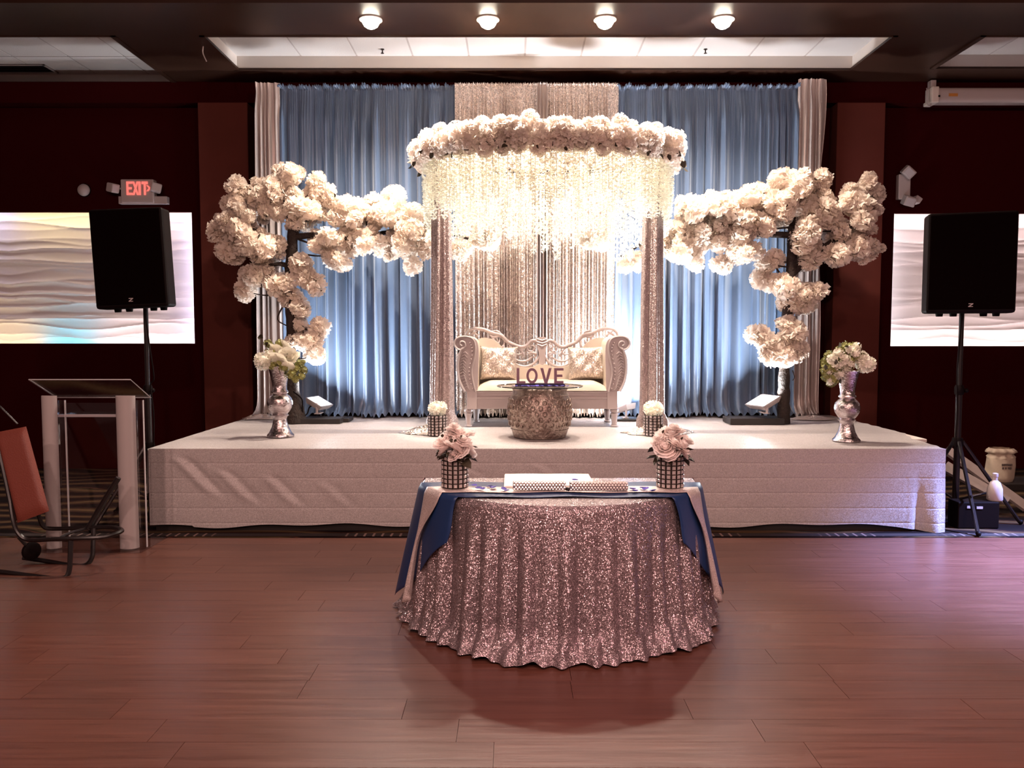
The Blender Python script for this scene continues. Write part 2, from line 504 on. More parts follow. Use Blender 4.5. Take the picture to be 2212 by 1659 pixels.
def tick_material():
    m, nt, p = nodes('carpet_border_ticks')
    N, L = nt.nodes, nt.links
    ge = N.new('ShaderNodeNewGeometry')
    w = N.new('ShaderNodeTexWave'); w.bands_direction = 'X'; w.inputs['Scale'].default_value = 4.4; w.inputs['Distortion'].default_value = 0.6; w.inputs['Detail Scale'].default_value = 1.0
    L.new(ge.outputs['Position'], w.inputs['Vector'])
    rp = N.new('ShaderNodeValToRGB'); e = rp.color_ramp.elements
    e[0].position = 0.80; e[0].color = (0.016, 0.008, 0.008, 1)
    e[1].position = 0.93; e[1].color = (0.24, 0.16, 0.14, 1)
    nz = N.new('ShaderNodeTexNoise'); nz.inputs['Scale'].default_value = 1.3
    L.new(ge.outputs['Position'], nz.inputs['Vector'])
    r2 = N.new('ShaderNodeValToRGB'); r2.color_ramp.elements[0].position = 0.46; r2.color_ramp.elements[1].position = 0.54
    L.new(nz.outputs['Fac'], r2.inputs['Fac'])
    mx = N.new('ShaderNodeMix'); mx.data_type = 'RGBA'; mx.inputs[6].default_value = (0.016, 0.008, 0.008, 1)
    L.new(w.outputs['Fac'], rp.inputs['Fac'])
    L.new(r2.outputs['Color'], mx.inputs[0]); L.new(rp.outputs['Color'], mx.inputs[7])
    L.new(mx.outputs[2], p.inputs['Base Color'])
    p.inputs['Roughness'].default_value = 0.9
    return m
struct(MB().box(-7.6, 7.6, FLOOR_Y + 0.02, FLOOR_Y + 0.10, 0.0, 0.008).build('trim_1', tick_material(), smooth=False))

# ------------------------------------------------------------------ back wall with two recessed wave panels
WY = 9.5
LX1, LZ0, LZ1 = -3.78, 1.506, 3.056
RX0, RZ0, RZ1 = 4.510, 1.475, 3.040
b = MB()
b.box(-7.6, LX1, WY, WY+.05, 0, LZ0); b.box(-7.6, LX1, WY, WY+.05, LZ1, 4.72)
b.box(LX1, RX0, WY, WY+.05, 0, 4.72)
b.box(RX0, 7.6, WY, WY+.05, 0, RZ0); b.box(RX0, 7.6, WY, WY+.05, RZ1, 4.72)
b.box(-7.6, 7.6, WY+.40, WY+.46, 0, 4.72)                                      # rear shell of the recesses
b.box(LX1+.10, LX1+.14, WY+.05, WY+.40, 1.2, 3.4); b.box(RX0-.14, RX0-.10, WY+.05, WY+.40, 1.2, 3.4)
for z in (1.2, 3.4): b.box(-7.6, 7.6, WY+.05, WY+.40, z-.02, z+.02)
struct(b.build('wall_back', M['wall'], smooth=False, org=(0, WY, 0)))
def wave_panel(name, x0, x1, z0, z1, seed, label):
    r = random.Random(seed)
    n = 21
    lines = sorted([(r.random()) for _ in range(n)])
    ph = [(r.uniform(0, 6), r.uniform(1.0, 1.9), r.uniform(0.010, 0.026), r.uniform(.4, 1.2)) for _ in range(n)]
    def fn(u, v):
        x = lerp(x0, x1, u)
        xm = abs(((x + 0.4) % 1.9) - 0.95)
        h = 0
        for i in range(n):
            zc = (i + 0.5) / n + 0.35 / n * math.sin(i * 2.3)
            p0, fr, am, wt = ph[i]
            zc += am * math.sin(xm * fr * 2.2 + p0)
            d = (v - zc) * n
            h += wt * math.exp(-abs(d) * 4.2)
        return (x, WY + 0.235 - 0.020 * h, lerp(z0, z1, v))
    p = MB().grid(fn, 150, 170)
    th = thing(name, label, 'wall panel', (lerp(x0, x1, .5), WY + .235, z0))
    p.build('relief_sheet', M['wave'], th)
    return th
wp = wave_panel('wave_panel', -7.5, LX1 + 0.09, LZ0 - 0.10, LZ1 + 0.10, 3, 'edge-lit white wave relief panel behind the loudspeaker left of the stage')
wp2 = wave_panel('wave_panel', RX0 - 0.09, 7.5, RZ0 - 0.10, RZ1 + 0.10, 8, 'edge-lit white wave relief panel behind the loudspeaker right of the stage')
def strip(parent, a, c, col, pw):
    m = mat('led_strip', (0.8, 0.8, 0.8), 0.5, emit=(col, pw))
    MB().box(min(a[0], c[0])-.006, max(a[0], c[0])+.006, WY+.060, WY+.085, min(a[1], c[1])-.006, max(a[1], c[1])+.006).build('led_strip', m, parent, smooth=False)
WH = (1.0, 0.80, 0.78)
for x0, x1, col in ((-7.5, -6.05, (.75, .7, 1.0)), (-6.0, -4.95, (.9, .72, .40)), (-4.9, -3.75, WH)):
    strip(wp, (x0, LZ1 + .035), (x1, LZ1 + .035), col, 28)
for x0, x1, col in ((-7.5, -5.72, (.8, .60, .36)), (-5.70, -5.05, (.12, .55, .72)), (-5.03, -3.75, WH)):
    strip(wp, (x0, LZ0 - .035), (x1, LZ0 - .035), col, 28)
strip(wp, (LX1 + .035, LZ0), (LX1 + .035, LZ1), (.80, .74, 1.0), 28)
strip(wp2, (RX0 - .03, RZ1 + .035), (7.4, RZ1 + .035), WH, 32)
strip(wp2, (RX0 - .03, RZ0 - .035), (7.4, RZ0 - .035), WH, 32)
strip(wp2, (RX0 - .035, RZ0), (RX0 - .035, RZ1), (.93, .88, .92), 16)
# pillars either side of the stage alcove
for i, (x0, x1, side) in enumerate(((-3.596, -3.028, 'left'), (3.723, 4.274, 'right'))):
    pl = struct(MB().bevbox(x0, x1, 9.28, WY, 0.0, 4.262, 0.008).build('pillar', M['pillar'], smooth=False))
    tag(pl, 'brown square pillar %s of the draped stage' % side, None)
struct(MB().box(-7.6, 7.6, 9.30, WY, 4.262, CEIL).build('trim_2', M['wall'], smooth=False))
# ------------------------------------------------------------------ ceiling: dark soffit with three coffers
TZ = 4.64
ce = MB()
FY = 7.90
ce.box(-7.6, 7.6, 7.14, FY, CEIL, 4.85)
ce.box(-7.6, 7.6, -4.0, 7.06, 4.56, 4.85)
ce.box(-7.6, 7.6, 7.06, 7.14, 4.66, 4.85)
ce.box(-3.86, -3.01, FY, WY, CEIL, 4.85)
ce.box(3.72, 4.56, FY, WY, CEIL, 4.85)
ce.box(-3.01, 3.72, 8.885, WY, CEIL, 4.85)
ce.box(4.56, 7.6, 8.84, WY, CEIL, 4.85)
ce.box(-7.6, 7.6, FY, WY, TZ + .03, 4.85)
ceil = struct(ce.build('ceiling', M['soffit'], smooth=False, org=(0, 8, CEIL)))
tg = MB()
sides = MB(); rims = MB()
tm = {}
def coffer(x0, x1, y0, y1, ox, nx0=None):
    e = 0.03
    # white upstand boards
    for bx in ((x0, x0+.012, y0, y1), (x1-.012, x1, y0, y1), (x0, x1, y1-.012, y1), (x0, x1, y0, y0+.012)):
        sides.box(bx[0], bx[1], bx[2], bx[3], CEIL + .012, TZ + .005)
        rims.box(bx[0]-.02, bx[1]+.02, bx[2]-.001, bx[3]+.001, CEIL - .012, CEIL + .012)
    p = 0.61
    xs = [x0]; x = ox
    while x < x1 - .02:
        if x > x0 + .02: xs.append(x)
        x += p
    xs.append(x1)
    ys = [y1]; y = y1 - p
    while y > y0 + .03:
        ys.append(y); y -= p
    ys.append(y0)
    ys = ys[::-1]
    for i in range(len(xs)-1):
        for j in range(len(ys)-1):
            w, d = xs[i+1]-xs[i], ys[j+1]-ys[j]
            k = (round(w, 3), round(d, 3))
            if k not in tm:
                tm[k] = MB().box(-w/2+.010, w/2-.010, -d/2+.010, d/2-.010, 0, .012).mesh('ceiling_tile', M['tile'], smooth=False)
            put('ceiling_tile', tm[k], ceil, ((xs[i]+xs[i+1])/2, (ys[j]+ys[j+1])/2, TZ))
    for x in xs: tg.box(x-.011, x+.011, y0, y1, TZ+.004, TZ+.016)
    for y in ys: tg.box(x0, x1, y-.011, y+.011, TZ+.004, TZ+.016)
coffer(-3.01, 3.72, FY, 8.885, -2.30)
coffer(-7.5, -3.86, FY, 9.50, -7.5 + .22)
coffer(4.56, 7.5, FY, 8.84, 5.17)
tg.build('ceiling_grid', M['tgrid'], ceil, smooth=False)
sides.build('coffer_board', M['white_paint'], ceil, smooth=False)
rims.build('coffer_rim', M['soffit'], ceil, smooth=False)
# vents in the left coffer
for (x0, x1, y0, y1, which) in ((-6.9, -5.25, 9.13, 9.42, 'long'), (-7.2, -5.62, 8.02, 8.28, 'short')):
    v = thing('ceiling_vent', '%s dark slotted air vent in the left ceiling coffer' % ('wall-side' if which == 'long' else 'beam-side'), 'vent', ((x0+x1)/2, (y0+y1)/2, TZ - .012), 'air vents')
    MB().box(x0, x1, y0, y1, TZ-.004, TZ).build('backing', M['black_plastic'], v, smooth=False)
    fr = MB()
    fr.box(x0, x1, y0, y0+.02, TZ-.014, TZ-.003); fr.box(x0, x1, y1-.02, y1, TZ-.014, TZ-.003)
    fr.box(x0, x0+.02, y0, y1, TZ-.014, TZ-.003); fr.box(x1-.02, x1, y0, y1, TZ-.014, TZ-.003)
    fr.build('frame', M['tgrid'], v, smooth=False)
    for k in range(3):
        yk = lerp(y0, y1, (k+1)/4)
        MB().box(x0+.02, x1-.02, yk-.006, yk+.006, TZ-.013, TZ-.003).build('slat', M['black_metal'], v, smooth=False)
for i, (px, nm) in enumerate(((826, 'left'), (1524, 'right'))):
    p = atz(px, 106, TZ)
    s = thing('sprinkler', 'small brass sprinkler head on the %s of the centre coffer' % nm, 'sprinkler', p)
    MB().lathe([(.020, 0), (.020, -.006), (.007, -.008), (.007, -.035), (.003, -.037)], 10, p).build('stem', M['vase_frame'], s)
    MB().lathe([(.018, -.045), (.018, -.042)], 10, p).build('deflector', M['vase_frame'], s)
# downlights in the beam
LAMPX = (-1.296, -0.221, 0.854, 1.937)
for i, lx in enumerate(LAMPX):
    s = thing('ceiling_light', '%s of the four round downlights in the beam' % ('leftmost', 'second from left', 'second from right', 'rightmost')[i], 'ceiling light', (lx, 7.5, CEIL), 'downlights in the beam')
    MB().lathe([(.105, .004), (.105, -.010), (.085, -.014), (.080, -.004), (.080, .004)], 28, (lx, 7.5, CEIL), caps=False).build('trim_ring', M['white_paint'], s)
    MB().lathe([(.001, -.085), (.035, -.080), (.062, -.062), (.078, -.034), (.082, .002)], 28, (lx, 7.5, CEIL), caps=False).build('diffuser', M['lamp_glow'], s)
    lamp('downlight_lamp', 'SPOT', (lx, 7.5, CEIL - .10), 470, WARM, 0.07, (lx + 0.02, 7.45, 0), 140, 0.7)

# ------------------------------------------------------------------ stage and its cloth
SX0, SX1, SF, SB, SZ = -2.95, 3.52, 6.42, 9.22, 0.68
st = MB()
st.box(SX0 + .03, SX1 - .03, SF + .03, 7.2, 0.004, SZ - .012)
st.box(SX0 + .03, 3.70, 7.2, SB, 0.004, SZ - .05)
stage = thing('stage_platform', 'low rectangular stage under an ivory cloth', 'stage', (0.3, 7.8, 0.004))
st.build('body', M['base_black'], stage, smooth=False)
MB().bevbox(2.9, 3.76, 7.17, SB, SZ - .045, SZ - .016, .004).build('deck_board', M['white_paint'], stage, smooth=False)
edge_px = [(2035, 968), (2005, 958), (1968, 947), (1958, 936), (1925, 923), (1880, 915)]
edge = [atz(px, py, SZ) for px, py in edge_px]
def right_edge(y):
    pts = sorted([(SF, SX1)] + [(e.y, min(e.x, 3.70)) for e in edge[1:]] + [(9.3, 3.66)])
    return interp([p[0] for p in pts], [p[1] for p in pts], y) + 0.008 * math.sin(y * 23)
def crease(x, spacing, off, w):
    d = abs(((x - off + spacing/2) % spacing) - spacing/2)
    return math.exp(-(d / w) ** 2)
wr = random.Random(12)
diag = [(-2.72, .60, 0.30, .016), (-2.38, .50, .26, .012), (-2.0, .45, .24, .010), (-1.55, .40, .2, .006), (1.15, .62, .16, .010), (-0.35, .5, .15, .005), (0.2, .55, .15, .005)]
def front(u, v):
    x = lerp(SX0, SX1, u)
    hem = 0.055 + 0.012 * math.sin(x * 3.1) + 0.008 * math.sin(x * 9 + 1)
    if x > 3.1: hem -= 0.05 * smooth((x - 3.1) / 0.42)
    if x < -2.6: hem += 0.01
    z = lerp(SZ + .004, hem, v)
    y = SF - 0.004 - 0.012 * v
    for xd, zd, ln, am in diag:
        # slanting folds fanning from the corners
        t = (zd - z) / ln
        if -0.15 < t < 1.15:
            xc = xd + (zd - z) * (0.95 if xd < 1 else 0.5)
            y -= am * math.exp(-((x - xc) / 0.05) ** 2) * smooth((t + .15) / .3) * smooth((1.15 - t) / .5)
            y += am * .8 * math.exp(-((x - xc - .085) / 0.045) ** 2) * smooth((t + .15) / .3) * smooth((1.15 - t) / .5)
    # right corner folds
    y += 0.030 * math.exp(-((x - 3.31) / 0.035) ** 2) * smooth(v * 1.6 - .3) - 0.03 * math.exp(-((x - 3.44) / 0.06) ** 2) * v
    y -= 0.006 * math.sin(x * 2.1 + z * 3) * v
    y -= 0.004 * math.sin(x * 7.3 + math.sin(z * 9) * 1.2) * v
    # ironed fold grid
    y += 0.0030 * crease(z, 0.122, 0.565, 0.0050) + 0.003 * crease(x, 0.66, -2.73 if z < .45 else -2.45, 0.006) * (0.4 + .6 * math.sin(z * 40 + x) ** 2)
    y -= 0.0008 * math.sin(((z - .565) / .122) * PI) ** 2
    return (x, y, z)
def top(u, v):
    y = lerp(SF - .004, SB - .05, v)
    x = lerp(SX0 + 0.0, right_edge(y), u)
    z = SZ + .004
    if v < 0.001: z -= 0.0
    z += 0.0016 * math.sin(y * 30 + math.sin(x * 3)) * (1 if v > .02 else 0)
    if u > .995: z -= 0.002
    return (x, y, z)
def left_side(u, v):
    y = lerp(SF - .004, SB - .05, u)
    return (SX0 - 0.006 - 0.012 * v - .006 * math.sin(y * 7) * v, y, lerp(SZ + .004, 0.30 + 0.05 * math.sin(y * 2), v))
cl = MB().grid(front, 520, 140).grid(top, 140, 60).grid(left_side, 50, 12)
sc = cl.build('stage_cloth', M['stage_cloth'], angle=60)
tag(sc, 'ivory glittered cloth covering the stage top and front', 'cloth')

# ------------------------------------------------------------------ backdrop drapes
def drape(name, label, cat, group, x0, x1, Y, ztop, zbot, mt, npl, amp, seed, header=0.0, puddle=0.18, nz=54, per=18, sway=0.0, flare=0.0, ragged=0.0):
    r = random.Random(seed)
    w = [r.uniform(0.35, 1.7) for _ in range(npl)]
    tot = sum(w); acc = [0]
    for k in w: acc.append(acc[-1] + k / tot)
    am = [r.uniform(0.45, 1.25) for _ in range(npl + 1)]
    dr = [r.uniform(-1, 1) for _ in range(npl + 1)]
    sk = [r.uniform(-.6, .6) for _ in range(npl + 1)]
    rows = []
    zs = []
    H = ztop - zbot
    if header:
        zs += [(ztop + header * .55, 1.0), (ztop + header * .2, 1.3), (ztop, .15), (ztop - .022, .25)]
    else:
        zs += [(ztop, .7)]
    for k in range(1, nz):
        t = k / (nz - 1)
        zs.append((ztop - .03 - (H - .03) * t, smooth(t * 11) * lerp(.70, 1.25, t) + .36))
    nu = npl * per + 1
    m = MB()
    vs = []; fs = []
    for j, (z, a) in enumerate(zs):
        t = max(0, (ztop - z) / H)
        for i in range(nu):
            u = i / (nu - 1)
            k = min(npl - 1, i // per)
            f = (i - k * per) / per
            base = lerp(acc[k], acc[k+1], f)
            bulge = math.sin(f * PI) ** (1.3) * am[k] + .16 * math.sin(f * PI * 3 + sk[k] * 4 + t * 1.5) * am[(k * 3) % npl]
            sharp = math.sin(f * PI * 2 + sk[k] * t * 2) * 0.28 * am[k]
            g = r.random() * 0  # keep deterministic
            hi = 0.25 * math.sin(i * 2.2 + seed) * math.exp(-t * 9) * (1.6 if header else .6)
            y = Y - amp * a * (bulge + sharp + hi)
            x = lerp(x0, x1, base) + dr[k] * sway * t * math.sin(f * PI) + (u - .5) * flare * t
            zz = z
            if header and j < 2: zz += 0.010 * math.sin(i * 1.7 + seed)
            if ragged and u > .9: x += ragged * math.sin(t * 9 + 1) * (1 - t) * (u - .9) * 10
            # bottom breaks forward and pools
            if puddle and z < zbot + puddle:
                q = (zbot + puddle - z) / puddle
                y -= puddle * 0.75 * q * q * (0.7 + .5 * math.sin(k * 1.9 + seed))
                zz = zbot + .006 + (puddle * (1 - q)) ** 1.0 * (1 - .35 * q) + 0.022 * (math.sin(i * 0.9 + seed) + 1) * q
            vs.append((x, y, zz))
    n = nu
    for j in range(len(zs) - 1):
        for i in range(n - 1):
            fs.append((j*n+i, j*n+i+1, (j+1)*n+i+1, (j+1)*n+i))
    m.add(vs, fs)
    o = m.build(name, mt, angle=180)
    return tag(o, label, cat, group)
DZ0 = SZ + .012
DT = 4.325
BY = 9.02
# pipe and uprights that carry the drapes
pipe = thing('drape_frame', 'thin metal pipe frame carrying the stage drapes', 'pipe frame', (0.3, 9.06, SZ))
MB().tube([(-2.83, 9.06, DT - .012), (3.46, 9.06, DT - .012)], .016, 10).build('crossbar', M['black_metal'], pipe)
for x in (-2.80, -0.60, 1.16, 3.43):
    MB().tube([(x, 9.10, SZ + .006), (x, 9.10, DT)], .018, 10).build('upright', M['black_metal'], pipe)
gB = 'blue satin backdrop panels'
drape('blue_drape', 'blue satin drape panel beside the left silver drape', 'drape', gB, -2.60, -1.55, BY, DT, DZ0, M['blue_satin'], 9, .075, 11, .07, .20, sway=.03)
drape('blue_drape', 'blue satin drape panel just left of the champagne sequin curtain', 'drape', gB, -1.56, -0.56, BY - .004, DT, DZ0, M['blue_satin'], 8, .075, 27, .07, .20, sway=.03)
drape('blue_drape', 'blue satin drape panel just right of the champagne sequin curtain', 'drape', gB, 1.12, 2.16, BY, DT, DZ0, M['blue_satin'], 8, .075, 35, .07, .20, sway=.03)
drape('blue_drape', 'blue satin drape panel beside the right silver drape', 'drape', gB, 2.15, 3.20, BY - .004, DT, DZ0, M['blue_satin'], 9, .072, 44, .07, .20, sway=.03)
gS = 'champagne sequin curtains'
drape('sequin_curtain', 'champagne sequin curtain behind the left half of the sofa', 'curtain', gS, -0.63, 0.31, BY - .10, DT + .02, DZ0, M['seq_curtain'], 26, .024, 5, .03, .16, per=8)
drape('sequin_curtain', 'brightly lit sequin curtain behind the right half of the sofa', 'curtain', gS, 0.36, 1.17, BY - .10, DT + .02, DZ0, M['seq_curtain'], 23, .024, 6, .03, .16, per=8)
drape('sheer_drape', 'plain champagne drape strip between the two sequin curtains', 'drape', None, 0.27, 0.39, BY - .19, DT - .01, DZ0, M['silver_satin'], 4, .05, 61, .03, .12)
gV = 'silver satin side drapes'
drape('silver_drape', 'silver satin drape at the left end of the backdrop', 'drape', gV, -2.82, -2.56, BY - .07, DT + .05, DZ0, M['silver_satin'], 5, .055, 71, 0, .20, flare=.07)
drape('silver_drape', 'silver satin drape at the right end of the backdrop', 'drape', gV, 3.15, 3.42, BY - .07, DT + .09, DZ0, M['silver_satin'], 6, .055, 83, 0, .22, flare=.06, ragged=.05)
# ------------------------------------------------------------------ flower meshes (shared data)
def add_flower(m, T, r, n=5, cup=0.35, rnd=None, layers=2):
    rnd = rnd or random.Random(0)
    for ly in range(layers):
        rr = r * (1 - .38 * ly); cp = cup + .45 * ly
        off = rnd.random() * 6
        nn = n if ly == 0 else n - 1
        for k in range(nn):
            a = off + 2*PI*k/nn
            w = PI/nn * 1.08
            c, s = math.cos, math.sin
            j = rnd.uniform(.85, 1.12)
            def P(ang, rad, h): return T @ Vector((c(a+ang)*rad*rr*j, s(a+ang)*rad*rr*j, h*rr))
            vs = [P(0, .08, 0), P(-w*.8, .62, cp*.55), P(-w*.55, .98, cp*.95+.05), P(0, .90, cp), P(w*.55, .98, cp*.95+.05), P(w*.8, .62, cp*.55), P(0, .55, cp*.25)]
            m.add(vs, [(0,1,6),(1,2,6),(2,3,6),(3,4,6),(4,5,6),(5,0,6)])
def rot_to(d, spin=0):
    return Vector(d).to_track_quat('Z', 'Y').to_matrix().to_4x4() @ Matrix.Rotation(spin, 4, 'Z')
def puff_mesh(name, mt, seed, R, nf, fr, squash=1.0, layers=2, cup=.35, core=.62):
    r = random.Random(seed)
    m = MB()
    m.ball((0,0,0), R * core, 8, 6, (1, 1, squash))
    for k in range(nf):
        z = 1 - 2*(k+.5)/nf
        a = k * 2.39996 + r.uniform(-.3, .3)
        q = math.sqrt(max(0, 1 - z*z))
        d = Vector((q*math.cos(a), q*math.sin(a), z * squash))
        dist = R * r.uniform(.55, .78)
        T = Matrix.Translation(d * dist) @ rot_to(d, r.random()*6)
        add_flower(m, T, fr * r.uniform(.8, 1.2), 5, cup, r, layers)
    return m.mesh(name, mt, True, (0,0,0), 180)
TREE_PUFF = [puff_mesh('blossom', M['petal'], s, .080, 12, .064, layers=2, cup=.34, core=.40) for s in range(5)]
RING_PUFF = [puff_mesh('blossom', M['ringpetal'], 20+s, .080, 22, .038, layers=2, cup=.45, core=.45) for s in range(4)]
HYD_PUFF = [puff_mesh('hydrangea', M['white_rose'], 40+s, .085, 34, .026, .8, layers=1) for s in range(2)]
GREEN_PUFF = [puff_mesh('green_sprig', M['leaf_green'], 50+s, .055, 22, .018, layers=1) for s in range(2)]
def rose_mesh(name, mt, seed):
    r = random.Random(seed); m = MB()
    for ly, (n, rad, tilt, h) in enumerate(((3, .30, 1.25, .62), (4, .48, 1.05, .60), (5, .70, .75, .52), (5, .95, .40, .42), (6, 1.15, .12, .30))):
        off = r.random()*6
        for k in range(n):
            a0 = off + 2*PI*k/n
            wd = PI/n * 1.35
            vs = []; fs = []
            for j in range(4):
                v = j/3
                for i in range(5):
                    u = i/4*2-1
                    a = a0 + u*wd*(0.35+.65*math.sin(min(1, v*1.1+.15)*PI/2))
                    rr = lerp(.10, rad, v**.8) * (1 - .10*abs(u)**2)
                    z = h*math.sin(v*tilt*1.1+.1)*1.1 - (.12*abs(u)**3*v) + (.06 if v == 1 and abs(u) < .6 else 0)
                    if v == 1: rr *= 1.08
                    vs.append((math.cos(a)*rr*.045, math.sin(a)*rr*.045, z*.055))
            for j in range(3):
                for i in range(4): fs.append((j*5+i, j*5+i+1, j*5+i+6, j*5+i+5))
            m.add(vs, fs)
    m.ball((0,0,.022), .014, 6, 5)
    return m.mesh(name, mt, True, (0,0,0), 180)
ROSE = [rose_mesh('rose', M['rose'], s) for s in range(2)]
WROSE = [rose_mesh('rose', M['white_rose'], 10+s) for s in range(2)]
def leaf_mesh(name, mt, L_=.07, W_=.026):
    return MB().add([(0,0,0),(L_*.35,W_,.008),(L_*.75,W_*.7,.004),(L_,0,-.012),(L_*.75,-W_*.7,.004),(L_*.35,-W_,.008),(L_*.45,0,-.004)],
                    [(0,1,6),(1,2,6),(2,3,6),(3,4,6),(4,5,6),(5,0,6)]).mesh(name, mt, True, (0,0,0), 180)
LEAF_D = leaf_mesh('leaf', M['leaf_dark']); LEAF_G = leaf_mesh('leaf', M['leaf_green'], .06, .02)
def strand_mesh(seed, L_=1.0):
    r = random.Random(seed); m = MB()
    m.tube([(0,0,0),(0,0,-L_)], .003, 4)
    n = 64
    for k in range(n):
        t = (k + r.random()) / n
        z = -t * L_
        R_ = .030 * (1 - .55 * t**2)
        a = k * 2.4 + r.random()
        c = Vector((math.cos(a)*R_, math.sin(a)*R_, z))
        d = Vector((math.cos(a), math.sin(a), r.uniform(-.6, .3)))
        add_flower(m, Matrix.Translation(c) @ rot_to(d, r.random()*6), r.uniform(.013, .022), 4, .5, r, 1)
    return m.mesh('wisteria_strand', M['wisteria'], True, (0,0,0), 180)
STRAND = [strand_mesh(s) for s in range(6)]

# ------------------------------------------------------------------ flower canopy over the sofa
CX, CY, CA, CB = 0.334, 7.55, 1.13, 0.66
can = thing('flower_canopy', 'oval canopy ring of cream blossoms with hanging wisteria above the sofa', 'canopy', (CX, CY, SZ + .006))
ringpts = [(CX + CA*math.cos(t), CY + CB*math.sin(t), 3.26) for t in [2*PI*k/48 for k in range(48)]]
MB().tube(ringpts, .018, 8, closed=True).build('ring_frame', M['black_metal'], can)
MB().tube([(CX + CA*.96*math.cos(t), CY + CB*.96*math.sin(t), 3.24) for t in [2*PI*k/48 for k in range(48)]], .010, 6, closed=True).build('strand_hoop', M['black_metal'], can)
r = random.Random(77)
for tier, (zz, sc_, rad, n) in enumerate(((3.235, 1.0, 1.05, 52), (3.325, 1.2, 1.065, 48), (3.405, 1.05, .985, 44), (3.27, .95, .95, 40))):
    for k in range(n):
        t = 2*PI*(k + r.uniform(-.25, .25) + tier*.5)/n
        rr = rad * r.uniform(.97, 1.03)
        p = (CX + CA*rr*math.cos(t), CY + CB*rr*math.sin(t) , zz + r.uniform(-.03, .03))
        put('blossom', r.choice(RING_PUFF), can, p, (r.random()*6, r.random()*6, r.random()*6), sc_ * r.uniform(.8, 1.15))
for k in range(46):
    t = 2*PI*(k + r.random())/46
    p = (CX + CA*1.12*math.cos(t), CY + CB*1.16*math.sin(t), 3.20 + r.uniform(-.03, .06))
    put('leaf', LEAF_D, can, p, (r.random()*6, r.uniform(.3, 1.4), t + r.uniform(-.6, .6)), r.uniform(.7, 1.1))
for ringk, (rad, n) in enumerate(((1.0, 112), (.88, 64))):
    for k in range(n):
        t = 2*PI*(k + r.uniform(-.3, .3))/n
        p = Vector((CX + CA*rad*math.cos(t), CY + CB*rad*math.sin(t), 3.23))
        back = math.sin(t)
        L_ = lerp(.50, .74, smooth((back + .5) / 1.1)) * r.uniform(.72, 1.15)
        if back > .2: L_ *= r.uniform(.85, 1.12)
        put('wisteria_strand', r.choice(STRAND), can, p, (0, 0, r.random()*6), (1.15, 1.15, L_))
POSTS = ((at(953, 640, 7.55).x, 'left'), (at(1408, 640, 7.55).x, 'right'))
for px_, nm in POSTS:
    MB().tube([(px_, CY, SZ + .006), (px_, CY, 3.26)], .022, 10).build('post', M['black_metal'], can)
    MB().lathe([(.16, 0), (.16, .008), (.03, .012)], 20, (px_, CY, SZ + .006)).build('foot_plate', M['black_metal'], can)
for px_, nm in POSTS:
    sgn = -1 if nm == 'left' else 1
    d = thing('post_drape', 'glittering rose-silver drape wrapped around the %s canopy post' % nm, 'drape', (px_, CY, SZ + .006), 'canopy post drapes')
    def sheath(u, v, px_=px_, sgn=sgn):
        a = 2*PI*u
        z = lerp(3.22, .735, v)
        R_ = lerp(.080, .108, v**1.3)
        R_ *= 1 + .16*math.sin(a*5 + 1.3*sgn + v*1.2) + .08*math.sin(a*11 + 2 + v*2)
        cx = px_ - .004*sgn*math.sin(v*4)
        if v > .97: R_ *= 1.25
        return (cx + math.cos(a)*R_, CY + math.sin(a)*R_*.95, z)
    MB().grid(sheath, 72, 40, closed_u=True).build('sheath', M['seq_post'], d, angle=180)
    def pud(u, v, px_=px_, sgn=sgn):
        a = 2*PI*u
        wx = .30 if sgn < 0 else .33
        cx = px_ + (-.07 if sgn < 0 else .03)
        rr = v * (1 + .10*math.sin(a*3+sgn) + .05*math.sin(a*7))
        h = .050 * (1 - v**4) * (.85 + .35*math.sin(a*4 + v*7)) + (.05 if v < .35 else 0)*(1 - v/.35)
        return (cx + math.cos(a)*rr*wx, CY - .10 + math.sin(a)*rr*.19, SZ + .009 + max(0, h))
    MB().grid(pud, 60, 16, closed_u=True).build('hem_pool', M['seq_puddle'], d, angle=180)

# ------------------------------------------------------------------ small crystal vases
def crystal_vase(base, R_, H, label, group, rows=7, cols=15):
    v = thing('crystal_vase', label, 'vase', base, group)
    m = MB()
    for k in range(cols):
        a = 2*PI*k/cols
        m.tube([(base[0]+math.cos(a)*R_, base[1]+math.sin(a)*R_, base[2]), (base[0]+math.cos(a)*R_, base[1]+math.sin(a)*R_, base[2]+H)], .0032, 4)
    for j in range(rows+1):
        z = base[2] + .003 + (H-.006)*j/rows
        m.tube([(base[0]+math.cos(2*PI*k/24)*R_, base[1]+math.sin(2*PI*k/24)*R_, z) for k in range(24)], .0032, 4, closed=True)
    m.build('lattice', M['vase_frame'], v)
    c = MB()
    s = min(PI*R_/cols, H/rows/2) * .82
    for j in range(rows):
        for k in range(cols):
            a = 2*PI*(k+.5)/cols
            z = base[2] + H*(j+.5)/rows
            p = Vector((base[0]+math.cos(a)*R_, base[1]+math.sin(a)*R_, z))
            T = Matrix.Translation(p) @ Matrix.Rotation(a, 4, 'Z')
            q = [(s*.5,-s*.6,-s*.6),(s*.5,s*.6,-s*.6),(s*.5,s*.6,s*.6),(s*.5,-s*.6,s*.6),(0,-s,-s),(0,s,-s),(0,s,s),(0,-s,s),(-s*.5,0,0)]
            c.add([T @ Vector(t) for t in q], [(0,1,2,3),(4,5,1,0),(5,6,2,1),(6,7,3,2),(7,4,0,3),(4,8,5),(5,8,6),(6,8,7),(7,8,4)])
    o = c.build('crystals', M['crystal'], v, smooth=False); o['kind'] = 'stuff'
    MB().lathe([(R_*.90, .004), (R_*.90, H*.97)], 24, base).build('liner', M['mercury'], v)
    return v
